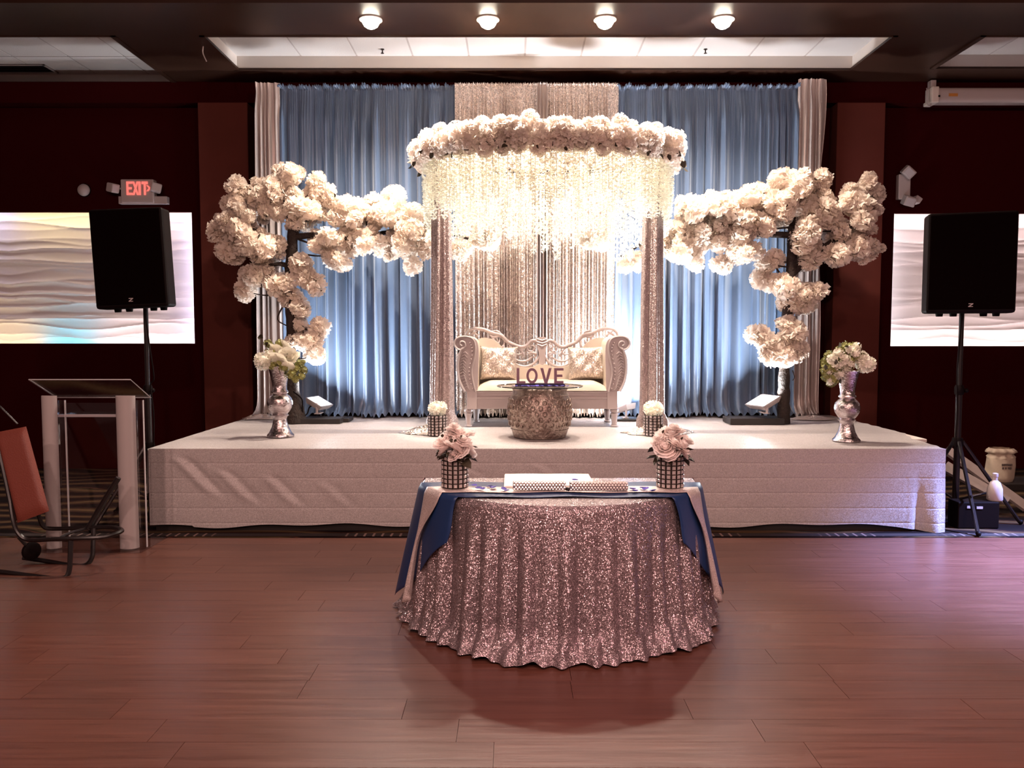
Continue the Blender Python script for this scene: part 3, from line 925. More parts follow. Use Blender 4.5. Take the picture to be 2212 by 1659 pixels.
for (px_, nm), vx in zip(POSTS, (945, 1411)):
    bp = atz(vx, 934, SZ + .06); bp.y = 7.23
    bp = Vector((at(vx, 930, 7.25).x, 7.25, SZ + .010))
    crystal_vase(bp, .085, .185, 'short crystal vase holding a cream hydrangea at the foot of the %s canopy post' % nm, 'stage crystal vases', 7, 14)
    h = thing('hydrangea', 'cream hydrangea ball in the crystal vase by the %s canopy post' % nm, 'flower', bp + Vector((0, 0, .15)), 'stage hydrangeas')
    put('bloom', HYD_PUFF[0 if nm == 'left' else 1], h, bp + Vector((0, 0, .245)), (0, 0, 1), (1.30, 1.30, 1.1))
    MB().tube([bp + Vector((0,0,.188)), bp + Vector((0,0,.24))], .006, 6).build('stem', M['leaf_dark'], h)

# ------------------------------------------------------------------ blossom trees
def tree(nm, Y, trunk, radii, boughs, blobs, base_boxes, seed, label, puff=1.06):
    r = random.Random(seed)
    b0 = at(trunk[0][0], trunk[0][1], Y)
    t = thing('blossom_tree', label, 'tree', (b0.x, Y, SZ + .008), 'blossom trees')
    path = catmull([at(px, py, Y) for px, py in trunk], 5)
    path[0].z = SZ + .012
    rad = [interp([i/(len(radii)-1) for i in range(len(radii))], radii, k/(len(path)-1)) * r.uniform(.9, 1.1) for k in range(len(path))]
    MB().tube(path, rad, 10).build('trunk', M['trunk'], t)
    for pts, r0, r1 in boughs:
        P = catmull([at(p[0], p[1], Y + (p[2] if len(p) > 2 else 0)) for p in pts], 4)
        MB().tube(P, [lerp(r0, r1, k/(len(P)-1)) for k in range(len(P))], 7).build('branch', M['trunk'], t)
    pts_all = []
    for bl in blobs:
        px, py, rx, ry, n = bl[:5]
        rx = max(4, rx - 9); ry = max(4, ry - 9)
        dz = bl[5] if len(bl) > 5 else .24
        dy = bl[6] if len(bl) > 6 else 0
        for k in range(n):
            a = k*2.39996 + r.random()*.6
            q = math.sqrt((k+.6)/n)
            x = px + math.cos(a)*rx*q*.92; y = py + math.sin(a)*ry*q*.92
            depth = Y + dy + r.uniform(-dz, dz) * math.sqrt(max(.1, 1 - q*q*.8))
            p = at(x, y, depth)
            pts_all.append(p)
            put('blossom', r.choice(TREE_PUFF), t, p, (r.random()*6, r.random()*6, r.random()*6), tuple(puff * lerp(1.15, .78, q) * r.uniform(.78, 1.3) for _ in range(3)))
        if n >= 9:
            for k in range(2):                      # small flower tips standing out of the mass
                a = r.random()*2*PI
                p = at(px + math.cos(a)*(rx + 12), py + math.sin(a)*(ry + 12), Y + dy + r.uniform(-.1, .1))
                put('blossom', r.choice(TREE_PUFF), t, p, (r.random()*6, r.random()*6, r.random()*6), r.uniform(.42, .6))
    for k in range(26):
        p = r.choice(pts_all)
        put('leaf', LEAF_D, t, p + Vector((r.uniform(-.06,.06), -.07, r.uniform(-.07,.05))), (r.random()*6, r.random()*6, r.random()*6), r.uniform(.5, .9))
    # bare twigs running out to the flower heads
    tw = MB()
    bb = [at(b[0], b[1], Y) for b in blobs]
    for b in bb:
        near = min(path, key=lambda q: (q-b).length)
        if (near - b).length < .5:
            P = catmull([near, lerp(near, b, .5) + Vector((r.uniform(-.05,.05), r.uniform(-.05,.05), r.uniform(-.06,.03))), b], 4)
            tw.tube(P, [lerp(.013, .004, k/(len(P)-1)) for k in range(len(P))], 5)
    tw.build('twigs', M['trunk'], t)
    for (x0, x1, y0, y1, z0, z1) in base_boxes:
        MB().bevbox(x0, x1, y0, y1, z0, z1, .004).build('base_slab', M['base_black'], t, smooth=False)
    return t
S2 = SZ + .010
tree('left', 8.28,
     [(640, 912), (634, 860), (630, 790), (629, 730), (627, 660), (624, 600), (630, 545), (633, 490)],
     [.105, .075, .052, .05, .05, .048, .055, .05],
     [([(626, 576), (602, 570), (566, 580)], .03, .012), ([(636, 512), (690, 508), (760, 515, .1), (850, 500, .15), (950, 500, .2), (1040, 525, .2)], .035, .012),
      ([(632, 500), (615, 440), (600, 390)], .03, .010), ([(630, 530), (580, 510), (520, 480), (480, 500)], .03, .008), ([(640, 505), (665, 450), (690, 400)], .022, .006),
      ([(625, 640), (612, 660), (600, 690), (622, 705)], .010, .006), ([(630, 650), (652, 690), (655, 720)], .010, .006), ([(634, 720), (655, 735), (680, 720)], .012, .006), ([(625, 745), (610, 760), (606, 780)], .008, .004)],
     [(590, 425, 72, 48, 26), (622, 376, 38, 20, 7), (520, 492, 50, 52, 18), (565, 535, 62, 30, 14), (660, 452, 48, 50, 16), (684, 398, 12, 26, 4, .1),
      (705, 425, 14, 20, 3, .1), (512, 402, 20, 18, 4, .1), (503, 440, 22, 20, 4, .1), (468, 500, 16, 18, 4, .1), (500, 545, 32, 22, 6, .15), (575, 575, 26, 14, 4, .1),
      (755, 462, 46, 42, 14), (820, 458, 52, 40, 14), (850, 425, 22, 22, 4), (885, 480, 46, 42, 13), (775, 520, 60, 34, 14), (860, 530, 60, 26, 12), (720, 552, 24, 20, 5),
      (735, 568, 14, 10, 2), (890, 572, 10, 12, 2, .1), (930, 530, 40, 26, 7), (985, 540, 36, 14, 6, .12, .12), (1050, 520, 34, 14, 5, .12, .15), (700, 520, 40, 25, 7),
      (542, 597, 24, 20, 6, .1), (528, 630, 16, 14, 4, .1), (648, 575, 22, 26, 6, .1), (605, 612, 34, 22, 7, .12), (628, 640, 26, 18, 5, .1), (662, 600, 18, 16, 4, .1), (682, 615, 18, 14, 4, .1),
      (648, 668, 10, 18, 3, .1), (645, 702, 9, 12, 2, .08), (690, 708, 12, 18, 3, .08), (668, 740, 26, 20, 6, .1), (680, 765, 22, 18, 4, .1), (640, 735, 14, 10, 2, .08)],
     [(-2.42, -1.78, 8.20, 8.46, S2, S2 + .05), (-2.30, -1.72, 8.36, 8.60, S2 + .0, S2 + .036)], 5,
     'cream blossom tree with a dark trunk on the left of the stage')
tree('right', 8.22,
     [(1692, 918), (1693, 860), (1694, 800), (1697, 740), (1700, 680), (1706, 620), (1710, 565), (1712, 490)],
     [.070, .062, .055, .05, .052, .05, .055, .045],
     [([(1714, 588), (1758, 548), (1806, 516), (1838, 488), (1850, 455)], .04, .014), ([(1706, 508), (1650, 506), (1560, 500, .1), (1470, 492, .15), (1390, 525, .2), (1340, 555, .2)], .035, .012),
      ([(1710, 500), (1725, 450), (1735, 400)], .028, .008), ([(1790, 528), (1840, 512), (1880, 512)], .018, .006), ([(1712, 640), (1690, 600), (1665, 560)], .016, .006), ([(1700, 690), (1725, 660), (1755, 635)], .014, .006), ([(1696, 755), (1675, 765), (1640, 735)], .014, .006),
      ([(1712, 800), (1716, 815), (1712, 822)], .006, .004)],
     [(1720, 400, 52, 34, 14), (1690, 385, 28, 16, 4), (1775, 385, 14, 20, 4, .1), (1690, 445, 50, 44, 17), (1770, 455, 52, 46, 18), (1842, 432, 26, 34, 8), (1875, 395, 14, 22, 4, .1), (1890, 415, 12, 10, 2, .1),
      (1868, 470, 28, 44, 10), (1862, 535, 40, 24, 9, .18), (1800, 550, 34, 18, 6, .15), (1740, 515, 34, 38, 11, .15, -.1), (1745, 560, 30, 16, 5, .12), (1810, 500, 36, 26, 7),
      (1630, 425, 48, 28, 11), (1570, 445, 52, 34, 14), (1500, 455, 48, 34, 13), (1630, 480, 60, 36, 16), (1555, 510, 64, 34, 18), (1480, 515, 46, 34, 13), (1605, 545, 40, 18, 7), (1560, 572, 18, 12, 3, .1),
      (1500, 562, 14, 12, 2, .1), (1465, 545, 26, 20, 5), (1420, 530, 34, 22, 6, .15, .15), (1375, 562, 26, 14, 5, .12, .15), (1350, 572, 10, 10, 2, .1, .15), (1290, 520, 40, 16, 5, .12, .2),
      (1655, 570, 14, 16, 3, .08), (1672, 560, 16, 14, 3, .08), (1645, 600, 12, 18, 3, .08), (1668, 610, 12, 12, 2, .08), (1700, 618, 30, 26, 8, .12), (1745, 635, 24, 20, 5, .1), (1768, 628, 12, 12, 2, .08), (1705, 655, 28, 14, 5, .1), (1735, 660, 18, 12, 3),
      (1636, 722, 22, 10, 4, .08), (1655, 742, 16, 12, 3, .08), (1668, 765, 18, 14, 4, .08), (1700, 700, 20, 20, 4, .1), (1718, 720, 20, 22, 4, .1), (1690, 740, 18, 18, 4, .1), (1715, 762, 28, 18, 6, .1), (1690, 775, 26, 8, 3, .1)],
     [(at(1572, 915, 8.22).x, at(1688, 915, 8.22).x, 8.12, 8.42, S2, S2 + .062)], 9,
     'cream blossom tree with a dark trunk on the right of the stage')

# ------------------------------------------------------------------ floodlights on the stage
def flood(loc, normal, w, d, label, power, target=None, spread=170, board=None):
    n = Vector(normal).normalized()
    fl_ = thing('floodlight', label, 'floodlight', (loc[0], loc[1], loc[2] - .12), 'stage floodlights')
    T = Matrix.Translation(Vector(loc)) @ rot_to(n)
    x, y = w/2, d/2
    m = MB(T)
    m.add([(-x*.8,-y*.8,-.05),(x*.8,-y*.8,-.05),(x*.8,y*.8,-.05),(-x*.8,y*.8,-.05),(-x,-y,0),(x,-y,0),(x,y,0),(-x,y,0)], [(0,3,2,1),(0,1,5,4),(1,2,6,5),(2,3,7,6),(3,0,4,7),(4,5,6,7)])
    hs_ = m.build('housing', M['plastic'], fl_, smooth=False)
    f = MB(T); t_ = .012
    f.box(-x, x, -y, -y+t_, 0, .01); f.box(-x, x, y-t_, y, 0, .01); f.box(-x, -x+t_, -y, y, 0, .01); f.box(x-t_, x, -y, y, 0, .01)
    f.build('bezel', M['acrylic_edge'], hs_, smooth=False)
    MB(T).box(-x+t_, x-t_, -y+t_, y-t_, .001, .004).build('lens', M['lens'], hs_, smooth=False)
    L0 = Vector(loc)
    br = MB()
    br.bevbox(L0.x-.012, L0.x+.012, L0.y-d*.55-.01, L0.y-d*.55, L0.z-.118, L0.z+.0, .003)
    br.bevbox(L0.x-.03, L0.x+.03, L0.y-d*.55-.01, L0.y+.05, L0.z-.122, L0.z-.112, .003)
    br.build('bracket', M['plastic'], fl_, smooth=False)
    if board: MB().bevbox(*board, .004).build('base_board', M['base_black'], fl_, smooth=False)
    a = lamp('flood_lamp', 'AREA', L0 + n*.012, power, (0.90, .95, 1.0), size=(w*.86, d*.86), target=L0 + n)
    a.data.spread = math.radians(spread)
    return fl_
p = at(690, 868, 8.44)
flood((p.x, 8.44, p.z), (.44, -.12, .88), .26, .20, 'white floodlight beside the left blossom tree trunk', 66)
p = at(1648, 866, 8.26)
flood((p.x, 8.26, p.z), (-.40, -.16, .90), .30, .24, 'white floodlight beside the right blossom tree trunk', 80)
p = at(1350, 878, 8.60)
flood((p.x, 8.60, p.z), (-.30, .22, .93), .22, .16, 'white floodlight behind the right end of the sofa', 180, board=(p.x - .14, p.x + .14, 8.44, 8.74, S2, p.z - .123))
# ------------------------------------------------------------------ sofa
SY = 7.92          # front face
SBK = 8.46         # back plane
sofa = thing('sofa', 'ivory two-seat sofa with carved silver frame and scroll arms', 'sofa', (at(1171, 900, 8.1).x, 8.15, S2))
def S(px, py, Y=SY):
    p = at(px, py, Y); return (p.x, p.z)
XC = 1171.0
x0, zr0 = S(1008, 884); x1, zr1 = S(1334, 845)
rail = MB()
rail.bevbox(x0, x1, SY + .02, SBK, zr0, zr1, .008)
rail.bevbox(x0 + .01, x1 - .01, SY + .008, SY + .03, zr0 + .10, zr0 + .125, .004)
rail.bevbox(x0 + .01, x1 - .01, SY + .006, SY + .03, zr1 - .018, zr1 - .002, .004)
for sx in (1008, 1312):
    a0, _ = S(sx, 884); a1, _ = S(sx + 22, 884)
    rail.bevbox(a0, a1, SY + .0, SY + .06, zr0 - .002, zr1, .006)
rail.build('seat_rail', M['sofa_paint'], sofa, smooth=False)
for (lx, ly) in ((1012, SY + .05), (1327, SY + .05), (1029, SBK - .04), (1312, SBK - .04)):
    cx = at(lx, 900, ly).x
    H = zr0 - S2
    prof = [(.036, 0), (.036, .012), (.026, .018), (.032, H*.55), (.040, H*.74), (.030, H*.78), (.044, H*.86), (.044, H*.95), (.034, H)]
    MB().lathe([(a, b_) for a, b_ in prof], 14, (cx, ly, S2)).build('leg', M['sofa_paint'], sofa)
# seat cushion
sx0, _ = S(1028, 840); sx1, _ = S(1315, 840)
def seat(u, v):
    x = lerp(sx0, sx1, u); y = lerp(SY + .0, SBK - .06, v)
    e = min(1, min(u, 1-u)*9) ; f = min(1, min(v*1.0 + 0, 1 - v)*7)
    q = (max(0, e)**.5) * (max(0, f)**.5)
    ztop = S(1171, 829)[1]
    return (x, y - .015*math.sin(u*PI), zr1 + .004 + (ztop - zr1 + .02) * q)
sc_ = MB().grid(seat, 40, 20)
sc_.box(sx0 + .005, sx1 - .005, SY + .01, SBK - .06, zr1, zr1 + .006)
sc_.build('seat_cushion', M['sofa_leather'], sofa, angle=60)
# scroll arms
def arm(mirror):
    def mp(px): return px if not mirror else 2*XC - px
    def PP(lst): return [S(mp(a), b_) for a, b_ in lst]
    outer = catmull([(a, 0, b_) for a, b_ in [(1004, 846), (994, 826), (989, 800), (990, 775), (996, 757), (1001, 751)]], 4)
    vol = [(1000, 757), (990, 757), (982, 749), (980, 739), (985, 730), (995, 727), (1010, 726), (1024, 731), (1032, 742), (1034, 765), (1033, 800), (1032, 846)]
    volc = catmull([(a, 0, b_) for a, b_ in vol], 4)
    poly = [(p.x, p.z) for p in outer[:-1]] + [(p.x, p.z) for p in volc]
    P = PP(poly)
    ar = MB().prism(P, SY + .035, SBK - .01).build('arm', M['sofa_leather'], sofa, angle=35)
    # carved front face, a little inside the outline
    cen = (1010, 785)
    face = [(a + (cen[0]-a)*.05 - (0), b_ + (cen[1]-b_)*.02) for a, b_ in poly if a < 1027 or b_ < 735]
    inner = catmull([(a, 0, b_) for a, b_ in [(1024, 734), (1027, 750), (1025, 775), (1020, 795), (1020, 815), (1027, 846)]], 4)
    face = [(a, b_) for a, b_ in poly if a <= 1020 and not (a > 1012 and b_ < 740)] + [(p.x, p.z) for p in inner]
    carve = MB()
    carve.prism(PP(poly), SY + .004, SY + .036)
    # rope edges and beads
    def line(lst, rr, n=4):
        Q = catmull([(a, 0, b_) for a, b_ in lst], n)
        return [(S(mp(q.x), q.z)[0], SY - .004, S(mp(q.x), q.z)[1]) for q in Q]
    carve.tube(line([(1004, 846), (994, 826), (989, 800), (990, 775), (996, 757), (1001, 752)], 0), .015, 6)
    carve.tube(line([(1027, 846), (1020, 815), (1020, 795), (1025, 775), (1027, 750), (1022, 733), (1008, 727), (993, 728), (984, 735), (982, 745), (989, 754), (998, 755), (1005, 748), (1003, 739), (996, 738), (994, 744), (998, 747)], 0), .011, 6)
    carve.build('arm_carving', M['sofa_paint'], ar, angle=35)
    beads = MB()
    Q = catmull([(a, 0, b_) for a, b_ in [(1021, 840), (1014, 815), (1014, 795), (1019, 772), (1020, 752), (1014, 738)]], 5)
    for q in Q[::2]:
        xx, zz = S(mp(q.x), q.z)
        beads.ball((xx, SY - .002, zz), .0115, 6, 4)
    for k in range(13):
        t = k/12
        a = interp([0, .3, .6, 1], [999, 994, 994, 1003], t); b_ = lerp(764, 838, t)
        p0 = S(mp(a), b_); p1 = S(mp(a + 6), b_ - 3); p2 = S(mp(a + 12), b_ + 2 + 3*t)
        beads.tube([(p0[0], SY - .003, p0[1]), (p1[0], SY - .008, p1[1]), (p2[0], SY - .003, p2[1])], [.006, .0105, .003], 5)
    o = beads.build('carved_beads', M['sofa_paint'], ar)
arm(False); arm(True)
# upholstered back
backpx = [(1030, 846), (1030, 738), (1040, 730), (1058, 731), (1074, 739), (1086, 752), (1096, 770), (1110, 786), (1130, 793), (1150, 792), (1163, 786), (1171, 789)]
bk = catmull([(a, 0, b_) for a, b_ in backpx[1:]], 3)
L_ = [(1030, 846)] + [(p.x, p.z) for p in bk]
poly = [at(a, b_, SBK) for a, b_ in L_] + [at(2*XC - a, b_, SBK) for a, b_ in reversed(L_[:-1])]
MB().prism([(p.x, p.z) for p in poly], SBK - .09, SBK).build('backrest', M['sofa_leather'], sofa, angle=35)
# carved crest
def crest():
    m = MB()
    def ln(pts, r0, r1=None, rm=None, yo=0.0):
        for mir in (False, True):
            Q = catmull([(2*XC - a if mir else a, 0, b_) for a, b_ in pts], 5)
            P = []
            for q in Q:
                w = at(q.x, q.z, SBK - .03); P.append((w.x, SBK - .03 + yo, w.z))
            n = len(P)
            rr = []
            for k in range(n):
                t = k/(n-1)
                a_ = lerp(r0, r1 if r1 is not None else r0, t)
                if rm: a_ += rm*math.sin(t*PI)
                a_ *= 1.4
                rr.append(a_)
            m.tube(P, rr, 7, flat=.8)
    ln([(1006, 730), (1011, 717), (1024, 710), (1045, 712), (1065, 720), (1082, 724), (1096, 738), (1110, 745), (1126, 750), (1138, 746), (1148, 737), (1158, 737), (1166, 746), (1169, 758)], .010, .010, .005)
    ln([(1010, 730), (1020, 722), (1030, 716)], .004, .006, .004)
    ln([(1018, 716), (1026, 720), (1031, 726), (1026, 729)], .004, .004, .004)
    ln([(1062, 716), (1072, 715), (1080, 720), (1072, 724)], .004, .006, .004)
    ln([(1058, 722), (1066, 728), (1078, 726), (1088, 733)], .006, .004, .006)
    ln([(1064, 728), (1068, 738), (1076, 742), (1080, 734)], .008, .004, .006)
    ln([(1074, 742), (1082, 750), (1088, 745)], .006, .003, .003)
    ln([(1090, 738), (1088, 752), (1094, 764)], .005, .003, .003)
    ln([(1100, 743), (1104, 752), (1108, 760)], .006, .003, .003)
    # big acanthus scrolls beside the centre post
    ln([(1106, 776), (1116, 787), (1134, 792), (1152, 786), (1164, 773), (1168, 758)], .005, .010, .003)
    ln([(1108, 772), (1122, 780), (1138, 779), (1150, 771)], .003, .007, .004)
    ln([(1110, 764), (1122, 766), (1130, 762), (1128, 768)], .004, .004, .004)
    ln([(1118, 752), (1126, 758), (1132, 768), (1126, 774)], .005, .003, .004)
    ln([(1138, 748), (1141, 757), (1150, 759), (1155, 752), (1150, 746), (1145, 750)], .005, .004, .003)
    ln([(1140, 764), (1150, 762), (1158, 766), (1152, 774)], .006, .004, .006)
    ln([(1160, 744), (1154, 738), (1148, 742)], .006, .004, .003)
    # centre post and finial
    post = [(1163, 790), (1171, 796), (1179, 790), (1177, 770), (1180, 752), (1183, 742), (1179, 728), (1163, 728), (1159, 742), (1162, 752), (1165, 770)]
    m.prism([(at(a, b_, SBK - .04).x, at(a, b_, SBK - .04).z) for a, b_ in post], SBK - .055, SBK - .015)
    for zpx, hw in ((733, 11), (739, 12), (745, 10)):
        a0 = at(1171 - hw, zpx, SBK - .05); a1 = at(1171 + hw, zpx, SBK - .05)
        m.tube([(a0.x, SBK - .05, a0.z + .006), ((a0.x+a1.x)/2, SBK - .06, a0.z - .012), (a1.x, SBK - .05, a1.z + .006)], .008, 6)
    m.build('carved_crest', M['sofa_paint'], sofa, angle=60)
crest()
# pillows
def pillow(name, px0, px1, py0, py1, Y, tilt, label, seed):
    a = at(px0, py1, Y); c = at(px1, py0, Y)
    w = (c.x - a.x)/2; h = (c.z - a.z)/2
    cen = Vector(((a.x+c.x)/2, Y, (a.z+c.z)/2))
    T = Matrix.Translation(cen) @ Matrix.Rotation(-.22, 4, 'X') @ Matrix.Rotation(tilt, 4, 'Y')
    r = random.Random(seed)
    m = MB(T)
    for side in (-1, 1):
        def fn(u, v, side=side):
            x = u*2-1; z = v*2-1
            q = max(0, (1-x**4)*(1-z**4))**.55
            px_ = x*w*(1 - .07*(1-abs(z)**3) * (abs(x)**6)); pz_ = z*h*(1 - .08*(1-abs(x)**3)*(abs(z)**6))
            wr = .008*math.sin(x*5 + z*4 + seed) + .006*math.sin(x*9 - z*7 + seed*2) + .012*math.exp(-((x*.8+z-.2*seed)/.12)**2)
            return (px_, side*(.085*q + wr*q), pz_)
        m.grid(fn, 28, 24)
    o = m.build(name, M['cushion'], angle=180)
    return tag(o, label, 'pillow', 'sequin sofa pillows')
pillow('pillow', 1036, 1118, 747, 822, 8.235, .02, 'ivory sequin pillow leaning on the left arm of the sofa', 2)
pillow('pillow', 1226, 1310, 747, 822, 8.235, -.03, 'ivory sequin pillow leaning on the right arm of the sofa', 5)

# ------------------------------------------------------------------ drum table with glass top
DC = Vector((at(1166, 890, 7.17).x, 7.17, S2))
drum = thing('drum_table', 'hammered silver drum table with a round glass top before the sofa', 'table', DC)
zt = at(1166, 832, 7.17).z
Hd = zt - .014 - S2
prof = [(.235, 0), (.240, .012), (.252, .05)]
for k in range(1, 12):
    t = k/12
    prof.append((.245 + .045*math.sin(t*PI)**.8, .05 + (Hd - .10)*t))
prof += [(.248, Hd - .045), (.242, Hd - .03), (.250, Hd - .022), (.238, Hd), (.10, Hd)]
drb = MB().lathe(prof, 40, DC).build('drum', M['hammered'], drum, angle=50)
# stamped bands and embossed motifs round the drum
mo = MB()
for zb in (.075, Hd - .07):
    rb = interp([p[1] for p in prof[:-1]], [p[0] for p in prof[:-1]], zb)
    mo.tube([(DC.x + (rb+.001)*math.cos(2*PI*k/40), DC.y + (rb+.001)*math.sin(2*PI*k/40), S2 + zb) for k in range(40)], .004, 5, closed=True)
for j in range(5):
    zb = .125 + j * (Hd - .25)/4
    rb = interp([p[1] for p in prof[:-1]], [p[0] for p in prof[:-1]], zb)
    for k in range(26):
        a = 2*PI*(k + .5*(j % 2))/26
        T = Matrix.Translation((DC.x + rb*math.cos(a), DC.y + rb*math.sin(a), S2 + zb)) @ Matrix.Rotation(a, 4, 'Z')
        mo.tube([T @ Vector((.002, .017*math.cos(t), .022*math.sin(t))) for t in [2*PI*q/8 for q in range(8)]], .0055, 4, closed=True)
e = mo.build('embossing', M['hammered'], drb); e['kind'] = 'stuff'
MB().lathe([(.002, .002), (.382, .002), (.386, .005), (.386, .009), (.382, .012), (.002, .012)], 56, (DC.x, DC.y, zt - .014), caps=False).build('glass_top', M['glass'], drum)
MB().lathe([(.384, .002), (.389, .004), (.389, .010), (.384, .012)], 56, (DC.x, DC.y, zt - .014), caps=False).build('glass_rim', M['glass_rim'], drum)
# LOVE sign
ZL = zt + .0005
love = thing('love_sign', 'mauve LOVE letters on a dark strip on the glass table', 'sign', (at(1166, 826, 6.99).x, 6.99, ZL))
lx0 = at(1114, 824, 6.99).x; lx1 = at(1220, 824, 6.99).x
MB().bevbox(lx0 - .005, lx1, 6.965, 7.015, ZL, ZL + .026, .003).build('plinth', M['love_base'], love, smooth=False)
def letter_polys(ch):
    t = .19
    if ch == 'L': return [[(0,0),(.62,0),(.62,t*.8),(t,t*.8),(t,1),(0,1)]]
    if ch == 'E': return [[(0,0),(.66,0),(.66,t*.85),(t,t*.85),(t,.42),(.58,.42),(.58,.58),(t,.58),(t,1-t*.85),(.66,1-t*.85),(.66,1),(0,1)]]
    if ch == 'V': return [[(.30,0),(.50,0),(.80,1),(.60,1),(.40,.27),(.20,1),(0,1)]]
    if ch == 'X': return [[(0,0),(.2,0),(.36,.33),(.52,0),(.72,0),(.46,.5),(.72,1),(.52,1),(.36,.67),(.2,1),(0,1),(.26,.5)]]
    if ch == 'I': return [[(0,0),(t,0),(t,1),(0,1)]]
    if ch == 'T': return [[(.24,0),(.44,0),(.44,1-t),(.68,1-t),(.68,1),(0,1),(0,1-t),(.24,1-t)]]
    if ch == '>': return [[(0,.28),(.14,.28),(.36,.5),(.14,.72),(0,.72),(.2,.5)]]
def put_letter(m, ch, x, z, h, y0, y1, wscale=1.0):
    if ch == 'O':
        n = 24
        vs = []
        for y in (y0, y1):
            for rr in ((.40, .5), (.235, .33)):
                for k in range(n):
                    a = 2*PI*k/n
                    vs.append((x + (.40 + rr[0]*math.cos(a))*h*wscale, y, z + (.5 + rr[1]*math.sin(a))*h))
        fs = []
        for k in range(n):
            l = (k+1) % n
            fs += [(k, l, n+l, n+k), (2*n+k, 3*n+k, 3*n+l, 2*n+l), (k, 2*n+k, 2*n+l, l), (n+k, n+l, 3*n+l, 3*n+k)]
        m.add(vs, fs)
    else:
        for poly in letter_polys(ch):
            m.prism([(x + a*h*wscale, z + b_*h) for a, b_ in poly], y0, y1)
Hl = at(1166, 795, 6.99).z - (ZL + .026)
for ch, px in (('L', 1116), ('O', 1137), ('V', 1167), ('E', 1197)):
    m = MB(); put_letter(m, ch, at(px, 810, 6.99).x, ZL + .026, Hl, 6.975, 7.005, .92)
    m.build('letter_' + ch.lower(), M['love'], love, smooth=False)
def petal_mesh(name, seed):
    r = random.Random(seed)
    def fn(u, v):
        x = (u*2-1); y = v
        w = math.sin(min(1, v*1.05)*PI*.92 + .12)**.7
        return (x*.016*w, (y-.5)*.036, .004 + .006*(x*x)*w + .010*(v-.4)**2*(1+seed*.5))
    return MB().grid(fn, 5, 5).mesh(name, M['purple'], True, (0,0,0), 180)
PETAL = [petal_mesh('petal', s) for s in range(3)]
r = random.Random(31)
for k in range(20):
    px = lerp(1110, 1228, k/19) + r.uniform(-2, 2)
    yy_ = 6.93 + r.uniform(-.02, .015)
    o = put('petal', PETAL[k % 3], None, (at(px, 826, yy_).x, yy_, ZL + .001), (r.uniform(-.2,.2), r.uniform(-.2,.2), r.random()*6), r.uniform(.8, 1.15))
    tag(o, 'violet petal strewn on the glass table before the letters', 'petal', 'violet petals on the glass table')

# ------------------------------------------------------------------ tall mercury glass vases
def tall_vase(px, pyb, Y, label, blabel, seed, side):
    base = Vector((at(px, pyb, Y).x, Y, S2))
    k = Y/F
    v = thing('tall_vase', label, 'vase', base, 'mercury glass vases')
    prof_px = [(29, 0), (29, 3), (24, 8), (18, 20), (14, 36), (14.5, 42), (19, 46), (15, 48), (20, 54), (25, 62), (27, 72), (25, 82), (19, 89), (15, 92), (18, 95), (18, 98), (15, 101), (15.5, 112), (18, 128), (22, 144), (25, 152)]
    MB().lathe([(a*k, b_*k) for a, b_ in prof_px], 32, base, caps=False).build('body', M['mercury'], v, angle=60)
    MB().lathe([(.002, .001), (28*k, .001)], 32, base, caps=False).build('foot', M['mercury'], v)
    ztop = S2 + 152*k
    b = thing('bouquet', blabel, 'bouquet', base + Vector((0,0,.55)), 'bouquets in the tall vases')
    r = random.Random(seed)
    def at2(dx, dy, yo=0): return Vector((base.x + side*dx*k, Y + yo, S2 + (pyb - dy)*k))
    return b, at2, r
b, A, r = tall_vase(606, 946, 7.18, 'tall mercury glass vase at the left end of the stage', 'white roses and green sprigs in the tall vase at the left', 3, 1)
def stems(b, pts, c):
    m = MB()
    for p in pts: m.tube([c, lerp(c, p, .9)], .004, 5)
    m.build('stems', M['leaf_green'], b)
base = A(0, 815)
pts = []
for dx, dy, yo, sc_, me in ((-30, 783, -.05, 1.25, HYD_PUFF[0]), (-18, 770, -.02, .8, HYD_PUFF[1])):
    p_ = A(dx, dy, yo); pts.append(p_); put('hydrangea', me, b, p_, (0, .4, 1), sc_)
for dx, dy, yo, sc_ in ((5, 782, -.10, 1.7), (22, 768, -.06, 1.5), (-4, 765, .0, 1.5), (34, 778, -.02, 1.5), (8, 755, .02, 1.5), (24, 795, -.09, 1.2), (-20, 758, .02, 1.3)):
    p_ = A(dx, dy, yo); pts.append(p_); put('rose', r.choice(WROSE), b, p_, (-.9 + r.uniform(-.4,.4), r.uniform(-.5,.5), r.random()*6), sc_)
for dx, dy, yo in ((38, 800, -.03), (46, 815, 0), (36, 822, -.02), (0, 745, .03), (-25, 745, .02), (42, 788, .02), (14, 795, -.08), (-8, 793, -.07), (50, 803, .02), (30, 810, -.05)):
    p_ = A(dx, dy, yo); pts.append(p_); put('green_sprig', r.choice(GREEN_PUFF), b, p_, (r.random()*6, r.random()*6, 0), r.uniform(.7, 1.0))
for k in range(22):
    p_ = r.choice(pts); put('leaf', LEAF_G if k % 3 else LEAF_D, b, p_ + Vector((r.uniform(-.04,.04), r.uniform(-.05,.0), r.uniform(-.05,.05))), (r.random()*6, r.random()*6, r.random()*6), r.uniform(.6, 1.1))
stems(b, pts, base)
b, A, r = tall_vase(1828, 956, 6.86, 'tall mercury glass vase at the right end of the stage', 'white hydrangea and green blossoms in the tall vase at the right', 6, 1)
base = A(0, 820)
pts = []
for dx, dy, yo, sc_ in ((34, 788, -.03, 1.25), (24, 775, 0, 1.0)):
    p_ = A(dx, dy, yo); pts.append(p_); put('hydrangea', r.choice(HYD_PUFF), b, p_, (0, .4, 1), sc_)
